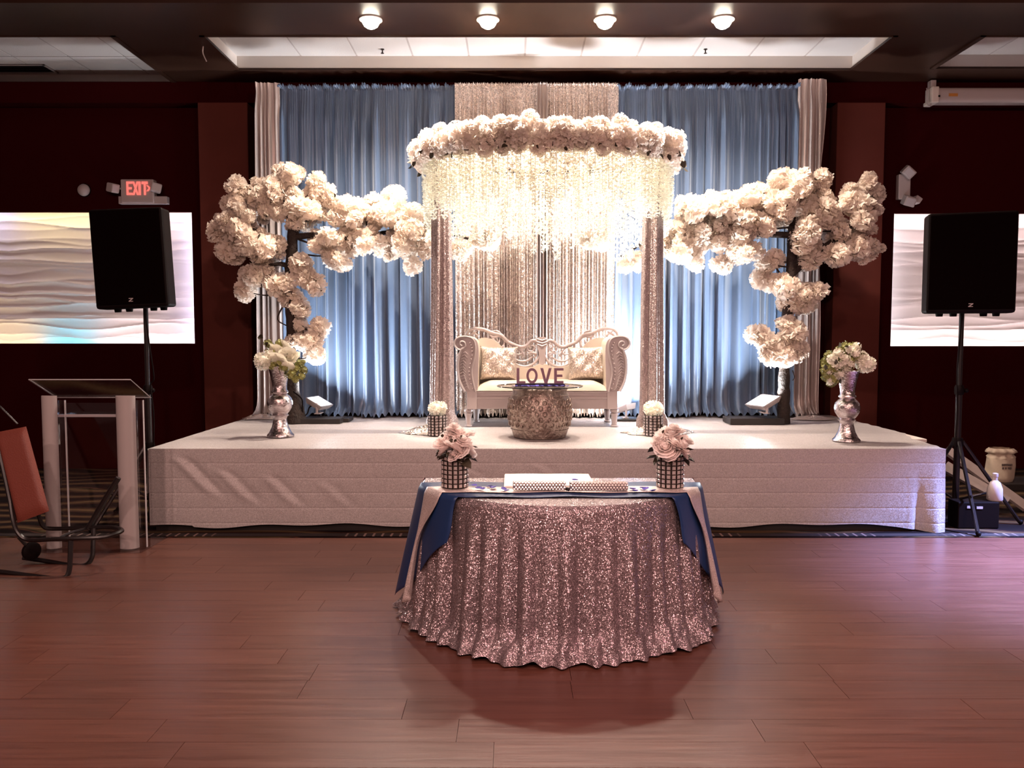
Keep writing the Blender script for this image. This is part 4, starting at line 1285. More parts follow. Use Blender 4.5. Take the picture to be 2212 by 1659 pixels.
for dx, dy in ((-48, 785), (-40, 770), (-25, 760), (-10, 752), (5, 752), (20, 757), (-55, 800), (-30, 780), (-12, 770), (0, 782), (-40, 798), (-52, 815), (-38, 820), (-25, 800), (-10, 795), (10, 770), (-35, 828)):
    p_ = A(dx, dy, r.uniform(-.07, .05)); pts.append(p_)
    put('green_sprig', r.choice(GREEN_PUFF), b, p_, (r.random()*6, r.random()*6, 0), r.uniform(.8, 1.1))
STAR = [puff_mesh('white_bloom', M['white_rose'], 90 + s, .035, 7, .024, 1, layers=1) for s in range(2)]
for dx, dy in ((-42, 778), (-30, 765), (-8, 758), (10, 752), (-20, 790), (-35, 792), (-50, 805), (-3, 790), (-14, 778), (-26, 810), (-46, 824), (6, 765), (-10, 802)):
    p_ = A(dx, dy, -.07 + r.uniform(-.02, .02)); put('white_bloom', r.choice(STAR), b, p_, (r.random()*6, r.random()*6, 0), r.uniform(.9, 1.2))
for k in range(18):
    p_ = r.choice(pts); put('leaf', LEAF_G if k % 2 else LEAF_D, b, p_ + Vector((r.uniform(-.04,.04), r.uniform(-.06,-.0), r.uniform(-.05,.05))), (r.random()*6, r.random()*6, r.random()*6), r.uniform(.6, 1.0))
stems(b, pts, base)
# ------------------------------------------------------------------ half-round table in front
TC = Vector((0.275, 4.65, 0)); TR = 0.795; TT = 0.76
tab = thing('half_round_table', 'half-round folding table hidden under a sequin cloth', 'table', (TC.x, 4.35, 0.001))
def halfdisc(R_, n=40):
    return [(TC.x + R_*math.cos(PI + PI*k/n), TC.y + R_*math.sin(PI + PI*k/n)) for k in range(n+1)]
hd = halfdisc(TR - .01)
vs = [(x, y, TT - .03) for x, y in hd] + [(x, y, TT - .004) for x, y in hd]
n = len(hd)
MB().add(vs, [tuple(range(n)), tuple(reversed(range(n, 2*n)))] + [(i, (i+1) % n, n+(i+1) % n, n+i) for i in range(n)]).build('tabletop', M['base_black'], tab, smooth=False)
for lx, ly in ((-.38, 4.55), (.93, 4.55), (.275, 4.02)):
    MB().tube([(lx, ly, 0.001), (lx, ly, TT - .03)], .018, 8).build('leg', M['black_metal'], tab)
cr = random.Random(5)
NF = 25
fam = [cr.uniform(.5, 1.3) for _ in range(NF + 1)]
fph = [cr.uniform(-.25, .25) for _ in range(NF + 1)]
def foldf(a):      # a in 0..1 along the front arc
    k = min(NF - 1, int(a * NF)); f = a * NF - k
    return fam[k] * (math.sin(f * PI) ** 1.2) , fam[k]
def skirt(u, v):
    ang = PI + PI * u
    w, fa = foldf(u)
    g, _ = foldf(min(.9999, abs((u * 1.63 + .2) % 1)))
    z = TT + .003 - (TT - .012) * v
    R_ = TR + .004 + .070 * v
    damp = 1 - .65*smooth((v - .78)/.22)
    R_ += (.046 * (w - .5) + .010*math.sin(u*93) + .012*math.sin(u*41 + 2*v)) * smooth(v * 2.2) * (.55 + .45 * v) * damp
    if v > .80:           # hem breaks on the floor and rolls outwards
        q = (v - .80) / .20
        lump = .5 + .5*math.sin(u*57 + 1.0) * math.cos(u*23) + .3*math.sin(u*131)
        R_ += q**1.6 * (.040 + .030*lump + .012*math.sin(u*210) + .016*math.sin(u*17 + 1))
        z = lerp(TT + .003 - (TT - .012) * .80, .012 + .022*max(0, math.sin(u*71 + 2))*(.6 + .4*math.sin(u*19)), q ** .8)
        z += .042 * math.sin(q*PI) * lump * (.5 + .5*math.sin(u*88 + q*5)) + .006*math.sin(u*300 + q*9)*q*(1-q)*4
    if v < .03: R_ = lerp(TR - .012, R_, v / .03)
    return (TC.x + R_*math.cos(ang), TC.y + R_*math.sin(ang), z)
tcl = MB()
tcl.grid(skirt, 620, 64)
def backskirt(u, v):
    x = lerp(TC.x - TR - .004 - .07*v, TC.x + TR + .004 + .07*v, u)
    return (x, TC.y + .006 + .05*v + .02*math.sin(u*50)*v, TT + .003 - (TT - .02)*v)
tcl.grid(backskirt, 120, 16)
def topfn(u, v):
    ang = PI + PI*u
    R_ = (TR - .012) * v
    return (TC.x + R_*math.cos(ang), TC.y + R_*math.sin(ang), TT + .003)
tcl.grid(topfn, 60, 12)
o = tcl.build('tablecloth', M['seq_table'], angle=180)
tag(o, 'rose-silver sequin cloth draped to the floor over the half-round table', 'tablecloth')
# runners laid across the table
def xe(Y, R_): return math.sqrt(max(.01, R_*R_ - (TC.y - Y)**2))
def runner(name, mt, y0, y1, lift, drop0, drop1, label, ex, ny=16, seed=0, skew=0.0, narrow=0.0):
    """drop0/drop1: bottom height of the hanging ends at the front and back edge of the runner"""
    m = MB()
    NS = 26; NT = 24
    def pt(s, w):
        Y = lerp(y0, y1, w)
        if narrow and abs(s) > 1: Y = lerp(lerp(y0, y1, narrow*smooth((abs(s)-1)*1.7)), y1, w)
        Y += .006*math.sin(s*5 + seed + w*3)
        R_ = TR + .010 + lift
        X = xe(Y, R_)
        zt_ = TT + .006 + lift
        if abs(s) <= 1:
            e = abs(s)
            z = zt_ + .0025*math.sin(s*9 + w*7 + seed)*(1 if abs(s) < .95 else 0)
            return (TC.x + s*X, Y, z)
        q = abs(s) - 1
        zb = lerp(drop0, drop1, w) + .015*math.sin(w*6 + seed)
        z = lerp(zt_ - .004, zb, q)
        dropd = (zt_ - z)
        out = .010 + .105*dropd/TT*1.25 + .020*math.sin(w*7 + seed + (1 if s > 0 else 0))*q + ex*q
        nx = X/R_; ny_ = -(TC.y - Y)/R_
        sg = 1 if s > 0 else -1
        return (TC.x + sg*(X + out*max(.75, nx)), Y + out*ny_*.9 + skew*q, z)
    ss = [-2 + k/NT for k in range(NT)] + [-1 + 2*k/NS for k in range(NS+1)] + [1 + (k+1)/NT for k in range(NT)]
    vs = [pt(s, j/(ny-1)) for s in ss for j in range(ny)]
    fs = [(i*ny+j, i*ny+j+1, (i+1)*ny+j+1, (i+1)*ny+j) for i in range(len(ss)-1) for j in range(ny-1)]
    m.add(vs, fs)
    o = m.build(name, mt, angle=180)
    md = o.modifiers.new('thickness', 'SOLIDIFY'); md.thickness = .0015; md.offset = 1
    return tag(o, label, 'table runner')
runner('table_runner', M['navy'], 4.055, 4.47, .004, .52, .10, 'navy taffeta runner across the table hanging down both ends', .02, 22, 1, .06)
runner('table_runner', M['satin_runner'], 4.150, 4.305, .010, .22, .12, 'silver shimmer runner on top of the navy runner', .014, 10, 2, .02, .78)
# white tag at the hem of the cloth on the right
p = at(1542, 1285, 4.60)
o = MB().box(p.x - .022, p.x + .022, 4.60, 4.602, p.z - .035, p.z + .035).build('care_tag', M['paper'], smooth=False)
tag(o, 'small white care tag at the right hem of the sequin cloth', 'tag')
ZT = TT + .019
# guest book and crystal bars
q = [atz(1096, 1030, ZT), atz(1286, 1030, ZT), atz(1286, 1059, ZT), atz(1086, 1062, ZT)]
bk = thing('guest_book', 'flat white guest book in the middle of the table', 'book', ((q[0].x+q[1].x)/2, 4.42, ZT))
yb0, yb1 = 4.26, 4.645
xa, xb = atz(1090, 1055, ZT).x, atz(1286, 1055, ZT).x
xm = (xa + xb)/2
MB().bevbox(xa - .004, xb + .004, yb0 - .004, yb1, ZT, ZT + .006, .002).build('cover', M['paper'], bk, smooth=False)
for s0, s1 in ((xa, xm), (xm, xb)):
    def pg(u, v, s0=s0, s1=s1):
        x = lerp(s0, s1, u); d = u if s0 == xm else 1-u
        return (x, lerp(yb0, yb1 - .006, v), ZT + .010 + .0015*math.sin(min(1, d*1.2)*PI*.9 + .15))
    pgm = MB().grid(pg, 14, 4); pgm.box(s0+.002, s1-.002, yb0, yb1-.006, ZT+.006, ZT+.009)
    pgm.build('page', M['book'], bk)
for (p0, p1, nm, sy) in ((1108, 1222, 'left', 4.175), (1230, 1356, 'right', 4.165)):
    xa_, xb_ = at(p0, 1062, sy).x, at(p1, 1062, sy).x
    bar = thing('crystal_bar', 'crystal beaded bar on the %s before the guest book' % nm, 'decoration', ((xa_+xb_)/2, sy, ZT), 'crystal beaded bars')
    MB().tube([(xa_, sy, ZT + .027), (xb_, sy, ZT + .027)], .018, 10).build('core', M['mercury'], bar)
    bd = MB(); nb = int((xb_-xa_)/.0165)
    for j in range(9):
        a = 2*PI*j/9
        for k in range(nb):
            bd.ball((lerp(xa_+.008, xb_-.008, (k + .5*(j % 2))/(nb-.5)), sy + .019*math.cos(a), ZT + .0275 + .019*math.sin(a)), .0086, 6, 4)
    o = bd.build('beads', M['crystal'], bar, smooth=False); o['kind'] = 'stuff'
    MB().ball((xb_ + .006 if nm == 'left' else xa_ - .006, sy - .004, ZT + .011), .010, 8, 6).build('end_knob', M['black_metal'], bar)
# rose vases
for vx, nm in ((983, 'left'), (1447, 'right')):
    bp = Vector((at(vx, 1056, 4.30).x, 4.30, ZT))
    crystal_vase(bp, .070, .172, 'crystal lattice vase with blush roses on the %s of the table' % nm, 'table crystal vases', 7, 15)
    b = thing('bouquet', 'blush rose bouquet in the crystal vase on the %s of the table' % nm, 'bouquet', bp + Vector((0, 0, .12)), 'rose bouquets')
    r = random.Random(8 if nm == 'left' else 15)
    k_ = 4.30/F
    if nm == 'left': spots = ((-4, 42, -.075, 1.75), (22, 48, -.03, 1.5), (-24, 50, -.02, 1.5), (8, 68, .0, 1.5), (30, 30, -.05, 1.2), (-12, 62, .03, 1.35), (26, 64, .04, 1.3), (2, 26, -.08, 1.1), (14, 56, -.06, 1.3), (-18, 36, -.06, 1.2), (-2, 80, .02, 1.2), (16, 34, -.07, 1.3))
    else: spots = ((-16, 38, -.07, 1.55), (14, 44, -.07, 1.6), (-26, 56, -.02, 1.3), (2, 62, -.01, 1.5), (28, 52, -.01, 1.4), (16, 70, .03, 1.35), (-10, 66, .04, 1.4), (-12, 22, -.07, 1.1), (0, 28, -.08, 1.3), (20, 30, -.06, 1.2), (-2, 50, -.07, 1.35), (8, 78, .02, 1.2), (-24, 44, -.05, 1.2))
    pts = []
    for dx, dy, yo, s in spots:
        p_ = bp + Vector((dx*k_, yo*.9, .172 + (dy - 12)*k_)); pts.append(p_)
        tx = -.95 - yo*6
        put('rose', r.choice(ROSE), b, p_ - Vector((0, 0, .03)), (max(-.2, .75 - dy/90), dx/60, r.random()*6) if yo > -.05 else (1.0 - dy/110, dx/70, r.random()*6), s * .74)
    for k in range(20):
        a = r.random()*2*PI
        p_ = bp + Vector((math.cos(a)*.055, math.sin(a)*.055, .172 + r.uniform(-.02, .03)))
        put('leaf', LEAF_D, b, p_, (r.uniform(-.6,.6), r.uniform(-.5, .7), a), r.uniform(.7, 1.15))
    for k in range(7):
        p_ = r.choice(pts) + Vector((r.uniform(-.03,.03), -.02, .045))
        put('bud', LEAF_D, b, p_, (0, -1.2, r.random()*6), .35)
    m = MB()
    for p_ in pts: m.tube([bp + Vector((0, 0, .03)), p_ - Vector((0, 0, .02))], .003, 5)
    m.build('stems', M['leaf_dark'], b)
# loose petals on the table
r = random.Random(21)
for k, (px, py) in enumerate(((1024, 1050), (1034, 1056), (1043, 1058), (1058, 1052), (1066, 1055), (1088, 1058), (1096, 1061), (1366, 1058), (1372, 1062), (1388, 1055), (1395, 1058), (1411, 1062), (1242, 1046))):
    p_ = atz(px, py, ZT + .003)
    zz = ZT + .001
    if px == 1242: zz = ZT + .055; p_ = Vector((at(1242, 1050, 4.165).x, 4.165, zz))
    o = put('petal', PETAL[k % 3], None, (p_.x, p_.y, zz), (r.uniform(-.15,.15), r.uniform(-.15,.15), r.random()*6), r.uniform(.95, 1.25))
    side = 'on the left of the table beside the guest book' if px < 1200 else 'on the right of the table by the rose vase'
    if px == 1242: tag(o, 'single violet petal lying on top of the right crystal bar', 'petal')
    else: tag(o, 'violet petal lying ' + side, 'petal', 'violet petals ' + side)

# ------------------------------------------------------------------ loudspeakers on stands
def speaker(cx, cy, z0, w, h, d, yaw, roll, label):
    s = thing('loudspeaker', label, 'loudspeaker', (cx, cy, z0), 'loudspeakers')
    T = Matrix.Translation((cx, cy, z0)) @ Matrix.Rotation(yaw, 4, 'Z') @ Matrix.Rotation(roll, 4, 'Y')
    m = MB(T)
    m.bevbox(-w/2, w/2, -d*.5 + .02, -d*.05, .02, h, .022)
    m.add([(-w/2+.01,-d*.08,.03),(w/2-.01,-d*.08,.03),(w*.30,d*.5,.05),(-w*.30,d*.5,.05),(-w/2+.01,-d*.08,h-.01),(w/2-.01,-d*.08,h-.01),(w*.30,d*.5,h-.04),(-w*.30,d*.5,h-.04)],
          [(0,3,2,1),(4,5,6,7),(0,1,5,4),(1,2,6,5),(2,3,7,6),(3,0,4,7)])
    m.build('cabinet', M['black_plastic'], s, smooth=False)
    gr = MB(T).bevbox(-w/2 + .015, w/2 - .015, -d*.5 + .010, -d*.5 + .024, .05, h - .015, .006).build('grille', M['grille'], s, smooth=False)
    lg = MB(T); y = -d*.5 + .004
    zb = .085
    lg.prism([(-.016, zb+.014), (.018, zb+.014), (.018, zb+.008), (-.016, zb+.008)], y, y+.008)
    lg.prism([(.006, zb+.008), (.018, zb+.008), (-.006, zb-.010), (-.018, zb-.010)], y, y+.008)
    lg.prism([(-.018, zb-.010), (.016, zb-.010), (.016, zb-.015), (-.018, zb-.015)], y, y+.008)
    lg.build('logo_badge', M['white_mark'], gr, smooth=False)
    for fx in (-.30, -.14, .20, .34):
        MB(T).lathe([(.026, -.004), (.030, .022)], 10, (fx*w, -d*.15, 0)).build('foot', M['black_plastic'], s)
    return s, T
def stand(cx, cy, ztop, label, legs, zj=.62, r0=.026):
    s = thing('speaker_stand', label, 'speaker stand', (cx, cy, .006), 'speaker stands')
    MB().tube([(cx, cy, .16), (cx, cy, 1.15)], r0, 12).build('outer_pole', M['black_metal'], s)
    MB().tube([(cx, cy, 1.10), (cx, cy, ztop)], r0*.75, 12).build('inner_pole', M['black_metal'], s)
    MB().lathe([(.034, 0), (.038, .02), (.038, .06), (.030, .08)], 14, (cx, cy, 1.10)).build('collar', M['black_plastic'], s)
    MB().ball((cx + .05, cy - .02, 1.135), .020, 8, 6).build('knob', M['black_plastic'], s)
    MB().lathe([(.045, 0), (.048, .03), (.040, .07)], 14, (cx, cy, zj)).build('leg_hub', M['black_plastic'], s)
    for k, a in enumerate(legs):
        dx, dy = math.cos(a), math.sin(a)
        lgo = MB().tube([(cx + dx*.04, cy + dy*.04, zj + .04), (cx + dx*.50, cy + dy*.50, .03)], .016, 8).build('leg', M['black_metal'], s)
        MB().ball((cx + dx*.51, cy + dy*.51, .028), .022, 8, 6).build('foot', M['black_plastic'], lgo)
        MB().tube([(cx + dx*.02, cy + dy*.02, .20), (cx + dx*.36, cy + dy*.36, .30)], .010, 6).build('brace', M['black_metal'], s)
    return s
p0 = at(309, 672, 6.72)
speaker(p0.x, 6.72, p0.z, .585, .825, .46, .05, -.048, 'black loudspeaker on a pole in front of the left wave panel')
stand(at(321, 900, 6.78).x, 6.78, p0.z + .03, 'black tripod speaker stand between the lectern and the stage', (2.6, 1.75, -2.2))
p1 = at(2081, 683, 6.75)
speaker(p1.x, 6.75, p1.z, .66, .84, .48, -.30, 0.0, 'black loudspeaker on a pole in front of the right wave panel')
SXR = at(2070, 900, 6.75).x
stand(SXR, 6.75, p1.z + .03, 'black tripod speaker stand right of the stage', (-.20, 1.80, -1.75), .66)
cab = MB().tube(catmull([(SXR - .022, 6.71, 1.75), (SXR - .045, 6.71, 1.3), (SXR - .032, 6.71, .95), (SXR - .050, 6.69, .70), (SXR - .040, 6.68, .30), (SXR + .01, 6.66, .02), (SXR + .06, 6.60, .016)], 5), .006, 6).build('cable', M['black_plastic'])
tag(cab, 'black cable hanging down the right speaker stand', 'cable')
xl = at(328, 760, 6.74).x
cab = MB().tube(catmull([(xl - .03, 6.70, 1.80), (xl + .0, 6.69, 1.55), (xl + .03, 6.70, 1.25), (xl + .0, 6.70, 1.18), (xl + .02, 6.70, .9), (xl, 6.69, .5), (xl - .03, 6.66, .05)], 5), .006, 6).build('cable', M['black_plastic'])
tag(cab, 'black cable hanging down the left speaker stand', 'cable')

# ------------------------------------------------------------------ acrylic lectern
LY = 5.88
lec = thing('lectern', 'clear acrylic lectern with frosted half-round columns left of the stage', 'lectern', (at(195, 1190, LY).x, LY, 0.001))
for cpx, nm in ((112, 'l'), (276, 'r')):
    cx = at(cpx, 1100, LY).x
    R_ = .070 if nm == 'r' else .055
    def colf(u, v, cx=cx, R_=R_):
        a = PI + PI*u
        return (cx + R_*math.cos(a), LY + R_*math.sin(a)*.9 + .02, lerp(.012, 1.155, v))
    m = MB().grid(colf, 20, 2)
    m.box(cx - R_, cx + R_, LY + .018, LY + .022, .012, 1.155)
    m.build('column', M['frosted'], lec, angle=60)
    ex = MB().box(cx + R_ + .002, cx + R_ + .050, LY + .03, LY + .042, .012, 1.12)
    ex.build('side_panel', M['acrylic'], lec, smooth=False)
    MB().box(cx + R_ + .048, cx + R_ + .053, LY + .028, LY + .044, .012, 1.12).build('panel_edge', M['acrylic_edge'], lec, smooth=False)
cl_, cr_ = at(112, 1100, LY).x, at(276, 1100, LY).x
MB().box(cl_ + .05, cr_ - .06, LY + .030, LY + .038, .05, 1.10).build('front_panel', M['acrylic'], lec, smooth=False)
MB().bevbox(cl_ - .12, cr_ + .14, LY - .10, LY + .36, 0.001, .012, .003).build('base_plate', M['acrylic'], lec, smooth=False)
MB().box(cl_ + .04, cr_ - .05, LY + .04, LY + .30, 1.00, 1.010).build('shelf', M['acrylic'], lec, smooth=False)
MB().box(cl_ + .04, cr_ - .05, LY + .034, LY + .046, .994, 1.014).build('shelf_edge', M['acrylic_edge'], lec, smooth=False)
n0, n1 = at(62, 819, LY - .08), at(282, 819, LY - .08)
f0, f1 = at(122, 858, LY + .36), at(326, 858, LY + .36)
tp = MB()
vs = [n0, n1, f1, f0]
tp.add([v + Vector((0,0,-.009)) for v in vs] + [v.copy() for v in vs], [(0,3,2,1),(4,5,6,7),(0,1,5,4),(1,2,6,5),(2,3,7,6),(3,0,4,7)])
rt = tp.build('reading_top', M['acrylic'], lec, smooth=False)
for a, c in ((n0, n1), (n1, f1), (n0, f0), (f0, f1)):
    MB().tube([a + Vector((0,0,-.004)), c + Vector((0,0,-.004))], .0042 if a is not f0 else .003, 4).build('top_edge', M['acrylic_edge'], rt, smooth=False)

# ------------------------------------------------------------------ chair trolley at the left edge
ct = thing('chair_trolley', 'black tubular trolley with wheel and rust-red padded panel at the left edge', 'trolley', (at(60, 1230, 5.4).x, 5.4, .002))
def tubepx(name, pts, rr=.016):
    MB().tube(catmull([at(*p) for p in pts], 5), rr, 8).build(name, M['black_metal'], ct)
tubepx('sled_tube', [(-60, 1228, 5.28), (10, 1236, 5.26), (110, 1249, 5.22), (138, 1249, 5.22), (149, 1235, 5.24), (152, 1200, 5.27), (153, 1166, 5.30)])
tubepx('sled_tube', [(50, 1205, 5.52), (100, 1212, 5.52), (160, 1222, 5.50), (186, 1220, 5.50), (199, 1203, 5.52), (201, 1175, 5.55), (202, 1142, 5.58)])
tubepx('seat_loop', [(22, 1080, 5.38), (28, 1120, 5.34), (38, 1150, 5.30), (60, 1166, 5.30), (110, 1165, 5.29), (170, 1163, 5.30), (225, 1160, 5.34), (258, 1150, 5.42), (262, 1144, 5.50), (240, 1139, 5.58), (180, 1140, 5.60), (120, 1142, 5.60), (95, 1138, 5.58), (84, 1115, 5.56), (80, 1095, 5.56)], .015)
tubepx('cross_tube', [(125, 1165, 5.29), (150, 1152, 5.40), (185, 1142, 5.58)], .011)
tubepx('diagonal_tube', [(190, 1142, 5.60), (220, 1090, 5.61), (256, 1032, 5.62)], .020)
tubepx('upright_tube', [(-30, 860, 5.50), (0, 980, 5.44), (24, 1090, 5.38), (30, 1125, 5.34)], .017)
tubepx('handle_rod', [(-30, 850, 5.50), (2, 880, 5.48), (38, 916, 5.48)], .007)
pd = [at(-14, 934, 5.46), at(53, 921, 5.46), at(103, 1104, 5.34), at(34, 1130, 5.34)]
nrm = (pd[1]-pd[0]).cross(pd[3]-pd[0]).normalized() * -.05
def padf(u, v):
    p_ = lerp(lerp(pd[0], pd[1], u), lerp(pd[3], pd[2], u), v)
    e = min(1, min(u, 1-u)*7)**.5 * min(1, min(v, 1-v)*9)**.5
    return p_ + nrm*(-.35 + .55*e)
m = MB().grid(padf, 16, 22)
m.grid(lambda u, v: lerp(lerp(pd[0], pd[1], u), lerp(pd[3], pd[2], u), v) + nrm*(-.36), 16, 22)
m.build('padded_panel', M['red_pad'], ct, angle=180)
wc = at(68, 1190, 5.42)
T = Matrix.Translation(wc) @ Matrix.Rotation(PI/2, 4, 'Y') @ Matrix.Rotation(.5, 4, 'X')
MB(T).lathe([(.022, -.022), (.050, -.020), (.062, -.012), (.062, .012), (.050, .020), (.022, .022)], 20).build('wheel', M['black_plastic'], ct)
MB().tube([wc + Vector((0,0,.0)), at(40, 1160, 5.36)], .012, 6).build('wheel_fork', M['black_metal'], ct)

# ------------------------------------------------------------------ clutter at the right of the stage
# leaning boards
def board(pts, th, mt, name, label, cat):
    P = [at(*p) for p in pts]
    nrm = (P[1]-P[0]).cross(P[3]-P[0]).normalized()*th
    o = MB().add([p for p in P] + [p + nrm for p in P], [(0,3,2,1),(4,5,6,7),(0,1,5,4),(1,2,6,5),(2,3,7,6),(3,0,4,7)]).build(name, mt, smooth=False)
    return tag(o, label, cat)
M['grey_board'] = mat('grey_board', (0.36, 0.29, 0.27), 0.7, var=(5, .2, (0.28, .22, .20)))
board([(2038, 980, 7.35), (2210, 1105, 7.10), (2222, 1092, 7.15), (2046, 966, 7.40)], .03, M['grey_board'], 'wooden_plank', 'upper pale plank leaning behind the right speaker stand', 'plank')
board([(2035, 1018, 7.15), (2170, 1092, 6.95), (2180, 1078, 7.0), (2045, 1000, 7.2)], .03, M['grey_board'], 'wooden_plank', 'lower pale plank leaning behind the right speaker stand', 'plank')
# black equipment case
p0, p1 = at(2082, 1132, 6.50), at(2160, 1085, 6.50)
cs = thing('equipment_case', 'black equipment case on the carpet under the right speaker stand', 'case', ((p0.x+p1.x)/2, 6.62, .006))
MB().bevbox(p0.x - .05, p1.x, 6.50, 6.66, .006, p1.z, .008).build('body', M['black_plastic'], cs, smooth=False)
MB().box(p0.x + .02, p0.x + .08, 6.495, 6.50, p1.z - .05, p1.z - .03).build('label_plate', M['white_mark'], cs, smooth=False)
MB().box(p0.x + .10, p0.x + .15, 6.495, 6.50, p1.z - .055, p1.z - .035).build('label_plate', M['white_mark'], cs, smooth=False)
# white bottle on the case and a crumpled bag
p = at(2148, 1086, 6.58)
zc = p1.z + .0005
bo = thing('spray_bottle', 'small white plastic bottle standing on the black case', 'bottle', (p.x, 6.58, zc))
MB().lathe([(.055, 0), (.062, .01), (.058, .10), (.040, .15), (.018, .17), (.018, .20)], 18, (p.x, 6.58, zc)).build('body', M['plastic'], bo)
MB().lathe([(.022, 0), (.022, .025), (.012, .03)], 12, (p.x, 6.58, zc + .20)).build('cap', M['white_mark'], bo)
# sack
p = at(2160, 1040, 8.1)
zf = .006
sk = thing('sack', 'cream printed bag with a gathered top on the carpet at the far right', 'bag', (p.x, 8.3, zf))
k8 = 8.3/F
zs = at(2160, 1038, 8.3).z
bh = .62
def bagf(u, v):
    a = 2*PI*u
    R_ = interp([0, .1, .5, .80, .86, .93, 1], [.13, .145, .145, .135, .105, .155, .11], v)
    R_ *= 1 + .05*math.sin(a*3 + v*4) + (.10*math.sin(a*9 + v*5) if v > .78 else .02*math.sin(a*7))
    return (at(2160, 1010, 8.3).x + math.cos(a)*R_, 8.3 + math.sin(a)*R_*.8, max(zf, zs + 0) + interp([0, .8, .86, .93, 1], [0, .255, .285, .31, .345], v))
bg = MB().grid(bagf, 44, 26, closed_u=True)
bg.build('bag', M['canvas'], sk, angle=180)
bx = at(2160, 1010, 8.3).x
for j, row in enumerate(((-.045, -.022, .0, .024, .046), (-.04, -.012, .018, .04))):
    for x in row:
        MB().box(bx + x - .008, bx + x + .008, 8.3 - .122, 8.3 - .112, zs + .175 - j*.035, zs + .195 - j*.035).build('print_mark', M['print'], sk, smooth=False)
tbx = thing('low_crate', 'low dark crate under the cream bag at the far right', 'crate', (bx, 8.3, .004))
MB().bevbox(bx - .25, bx + .60, 8.10, 8.55, .004, zs - .001, .006).build('body', M['base_black'], tbx, smooth=False)

# ------------------------------------------------------------------ wall devices
EY = WY - .002
k9 = 9.4/F
ex = thing('exit_sign', 'lit red EXIT sign with two emergency lamp heads on the dark wall', 'sign', (at(308, 430, EY).x, EY, at(308, 438, EY).z))
a = at(261, 438, 9.40); c = at(331, 387, 9.40)
MB().bevbox(a.x, c.x, 9.40, EY, a.z, c.z, .012).build('housing', M['plastic'], ex, smooth=False); exh = ex.children[0]
a2 = at(256, 440, 9.42); c2 = at(360, 424, 9.42)
MB().bevbox(a2.x, c2.x, 9.42, EY, a2.z, c2.z, .004).build('battery_box', M['plastic'], ex, smooth=False)
hl = at(273, 421, 9.39).z; hh = at(273, 392, 9.39).z - hl
for ch, px, ws in (('E', 273, .66), ('X', 286, .62), ('I', 299, .8), ('T', 306, .66), ('>', 316, .9)):
    m = MB(); put_letter(m, ch, at(px, 410, 9.39).x, hl, hh, 9.388, 9.402, ws)
    m.build('letter' if ch != '>' else 'arrow', M['exit_red'], exh, smooth=False)
for px, rz, ry in ((244, -.5, .1), (337, .5, .05)):
    p = at(px, 406, 9.38)
    T = Matrix.Translation(p) @ Matrix.Rotation(rz, 4, 'Z') @ Matrix.Rotation(ry + .15, 4, 'Y')
    MB(T).bevbox(-.058, .058, -.05, .05, -.052, .052, .014).build('lamp_head', M['plastic'], ex, smooth=False)
    MB().tube([p + Vector((0, .04, 0)), (lerp(p.x, (a.x+c.x)/2, .6), 9.43, p.z)], .012, 6).build('lamp_arm', M['plastic'], ex)
p = at(182, 411, EY)
dm = thing('alarm_dome', 'small round white dome on the dark wall left of the exit sign', 'alarm', p)
T = Matrix.Translation(p) @ Matrix.Rotation(PI/2, 4, 'X')
MB(T).lathe([(.070, 0), (.070, .02), (.062, .035), (.045, .055), (.020, .068), (.001, .070)], 20).build('dome', M['plastic'], dm)
MB(T).lathe([(.080, -.002), (.080, .006)], 20).build('back_plate', M['black_plastic'], dm)
# emergency lamp on the right
a = at(1941, 430, 9.42); c = at(1968, 376, 9.42)
em = thing('emergency_light', 'white emergency lamp with two swivel heads above the right wave panel', 'emergency light', ((a.x+c.x)/2, EY, a.z))
MB().bevbox(a.x, c.x, 9.42, EY, a.z, c.z, .008).build('box', M['plastic'], em, smooth=False)
for px, py, ry in ((1962, 372, .72), (1963, 434, .25)):
    p = at(px, py, 9.38)
    T = Matrix.Translation(p) @ Matrix.Rotation(ry, 4, 'Y') @ Matrix.Rotation(.35, 4, 'X')
    MB(T).bevbox(-.065, .065, -.06, .06, -.055, .055, .012).build('lamp_head', M['plastic'], em, smooth=False)
    MB(T).bevbox(-.05, .05, -.066, -.058, -.042, .042, .004).build('lens', M['acrylic_edge'], em, smooth=False)
p = at(1980, 432, 9.40)
MB(Matrix.Translation(p) @ Matrix.Rotation(.6, 4, 'Y')).bevbox(-.04, .04, -.05, .05, -.035, .035, .008).build('lamp_visor', M['plastic'], em, smooth=False)
# rolled projection screen case, top right
a = at(2022, 222, 9.20); c = at(2212, 190, 9.20)
ps = thing('screen_case', 'white rolled projection screen case under the right ceiling coffer', 'projection screen', ((a.x+6.6)/2, 9.25, a.z))
def casef(u, v):
    t = 2*PI*u
    hz = (c.z - a.z)/2
    y = 9.25 - .085*max(-1, min(1, 1.25*math.cos(t))); z = a.z + hz + hz*max(-1, min(1, 1.25*math.sin(t)))
    return (lerp(a.x, 6.6, v), y, z)
MB().grid(casef, 24, 2, closed_u=True).build('tube', M['plastic'], ps, angle=50)
a2 = at(2008, 225, 9.20)
MB().bevbox(a2.x, a.x + .01, 9.15, 9.35, a.z - .01, c.z + .006, .012).build('end_cap', M['white_paint'], ps, smooth=False)
MB().box(a2.x + .07, a2.x + .09, 9.145, 9.15, a.z + .05, a.z + .07).build('screw_hole', M['black_plastic'], ps, smooth=False)
s0 = at(2050, 207, 9.16)
MB().box(s0.x, s0.x + .10, 9.160, 9.166, s0.z - .004, s0.z + .028).build('sticker', M['orange'], ps, smooth=False)
MB().bevbox(a2.x + .01, a2.x + .07, 9.20, 9.28, c.z, CEIL - .012, .004).build('hanger', M['white_mark'], ps, smooth=False)
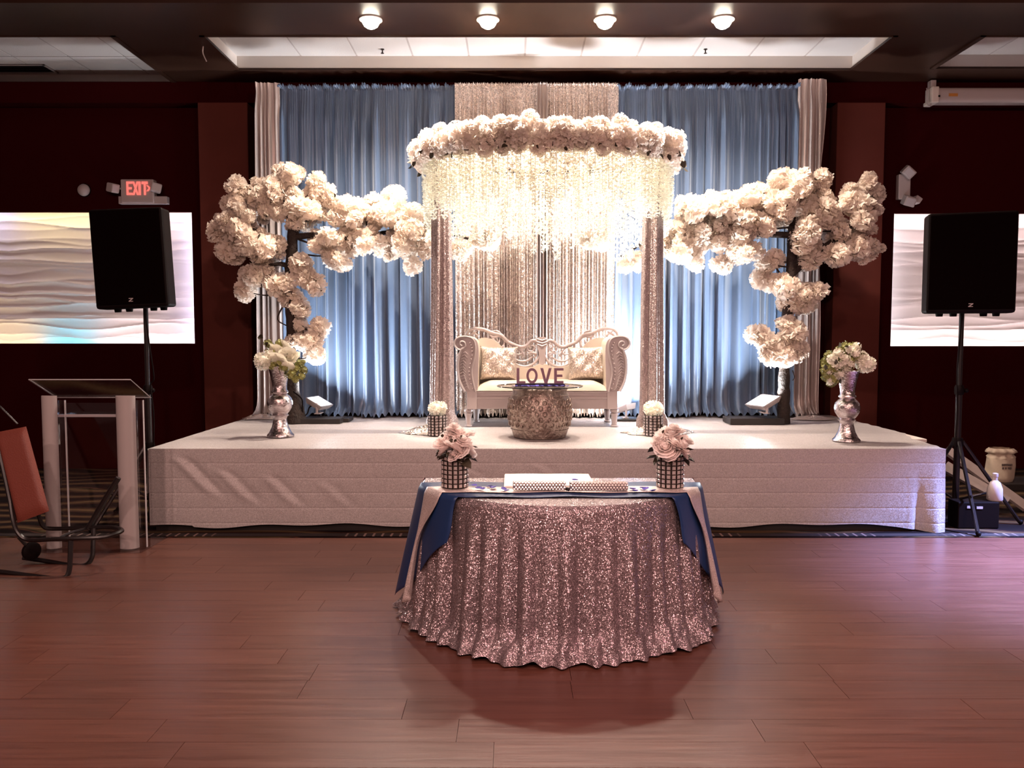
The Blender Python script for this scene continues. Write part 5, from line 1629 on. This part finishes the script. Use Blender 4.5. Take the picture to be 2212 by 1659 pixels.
MB().tube(catmull([(a2.x - .03, 9.22, CEIL - .10), (a2.x - .035, 9.2, c.z - .02), (a2.x - .03, 9.19, a.z - .01), (a2.x - .005, 9.19, a.z - .035), (a2.x + .02, 9.2, a.z - .012)], 5), .006, 6).build('power_cord', M['plastic'], ps)
# dangling wire at the left of the centre coffer
p = at(437, 95, 8.0)
p = atz(439, 100, CEIL)
w = MB().tube(catmull([p + Vector((0, 0, -.0)), p + Vector((-.006, 0, -.06)), p + Vector((.012, 0, -.11)), p + Vector((.03, 0, -.15))], 5), .006, 6).build('hanging_wire', M['plastic'])
tag(w, 'short white wire dangling from the ceiling left of the centre coffer', 'wire')
# cable from the left tree base to its floodlight
p = at(650, 880, 8.34)
w = MB().tube(catmull([at(633, 845, 8.20), at(652, 862, 8.22), at(653, 885, 8.24), at(656, 898, 8.27), at(664, 893, 8.32), at(669, 879, 8.38), at(681, 876, 8.42)], 5), .007, 6).build('cable', M['black_plastic'])
tag(w, 'black cable from the left tree trunk to its floodlight', 'cable')
# bunched cloth end at the left rear corner of the stage
def bun(u, v):
    a = 2*PI*u
    rr = v*(1 + .15*math.sin(a*5) + .08*math.sin(a*9 + 2))
    c_ = at(566, 898, 8.72)
    return (c_.x + math.cos(a)*rr*.20, 8.70 + math.sin(a)*rr*.10, S2 + .001 + .05*max(0, 1 - v**2)*(.7 + .4*math.sin(a*4 + v*6)))
o = MB().grid(bun, 40, 10, closed_u=True).build('cloth_bundle', M['silver_satin'], angle=180)
tag(o, 'bunched silver cloth on the stage below the left silver drape', 'cloth')
def bun2(u, v):
    a = 2*PI*u
    rr = v*(1 + .12*math.sin(a*4) + .10*math.sin(a*11 + 2))
    c_ = at(1758, 900, 8.6)
    return (c_.x + math.cos(a)*rr*.26, 8.66 + math.sin(a)*rr*.13, S2 + .001 + .035*max(0, 1 - v**2)*(.7 + .5*math.sin(a*6 + v*6)))
o = MB().grid(bun2, 40, 10, closed_u=True).build('cloth_bundle', M['silver_satin'], angle=180)
tag(o, 'bunched silver cloth on the stage below the right silver drape', 'cloth')
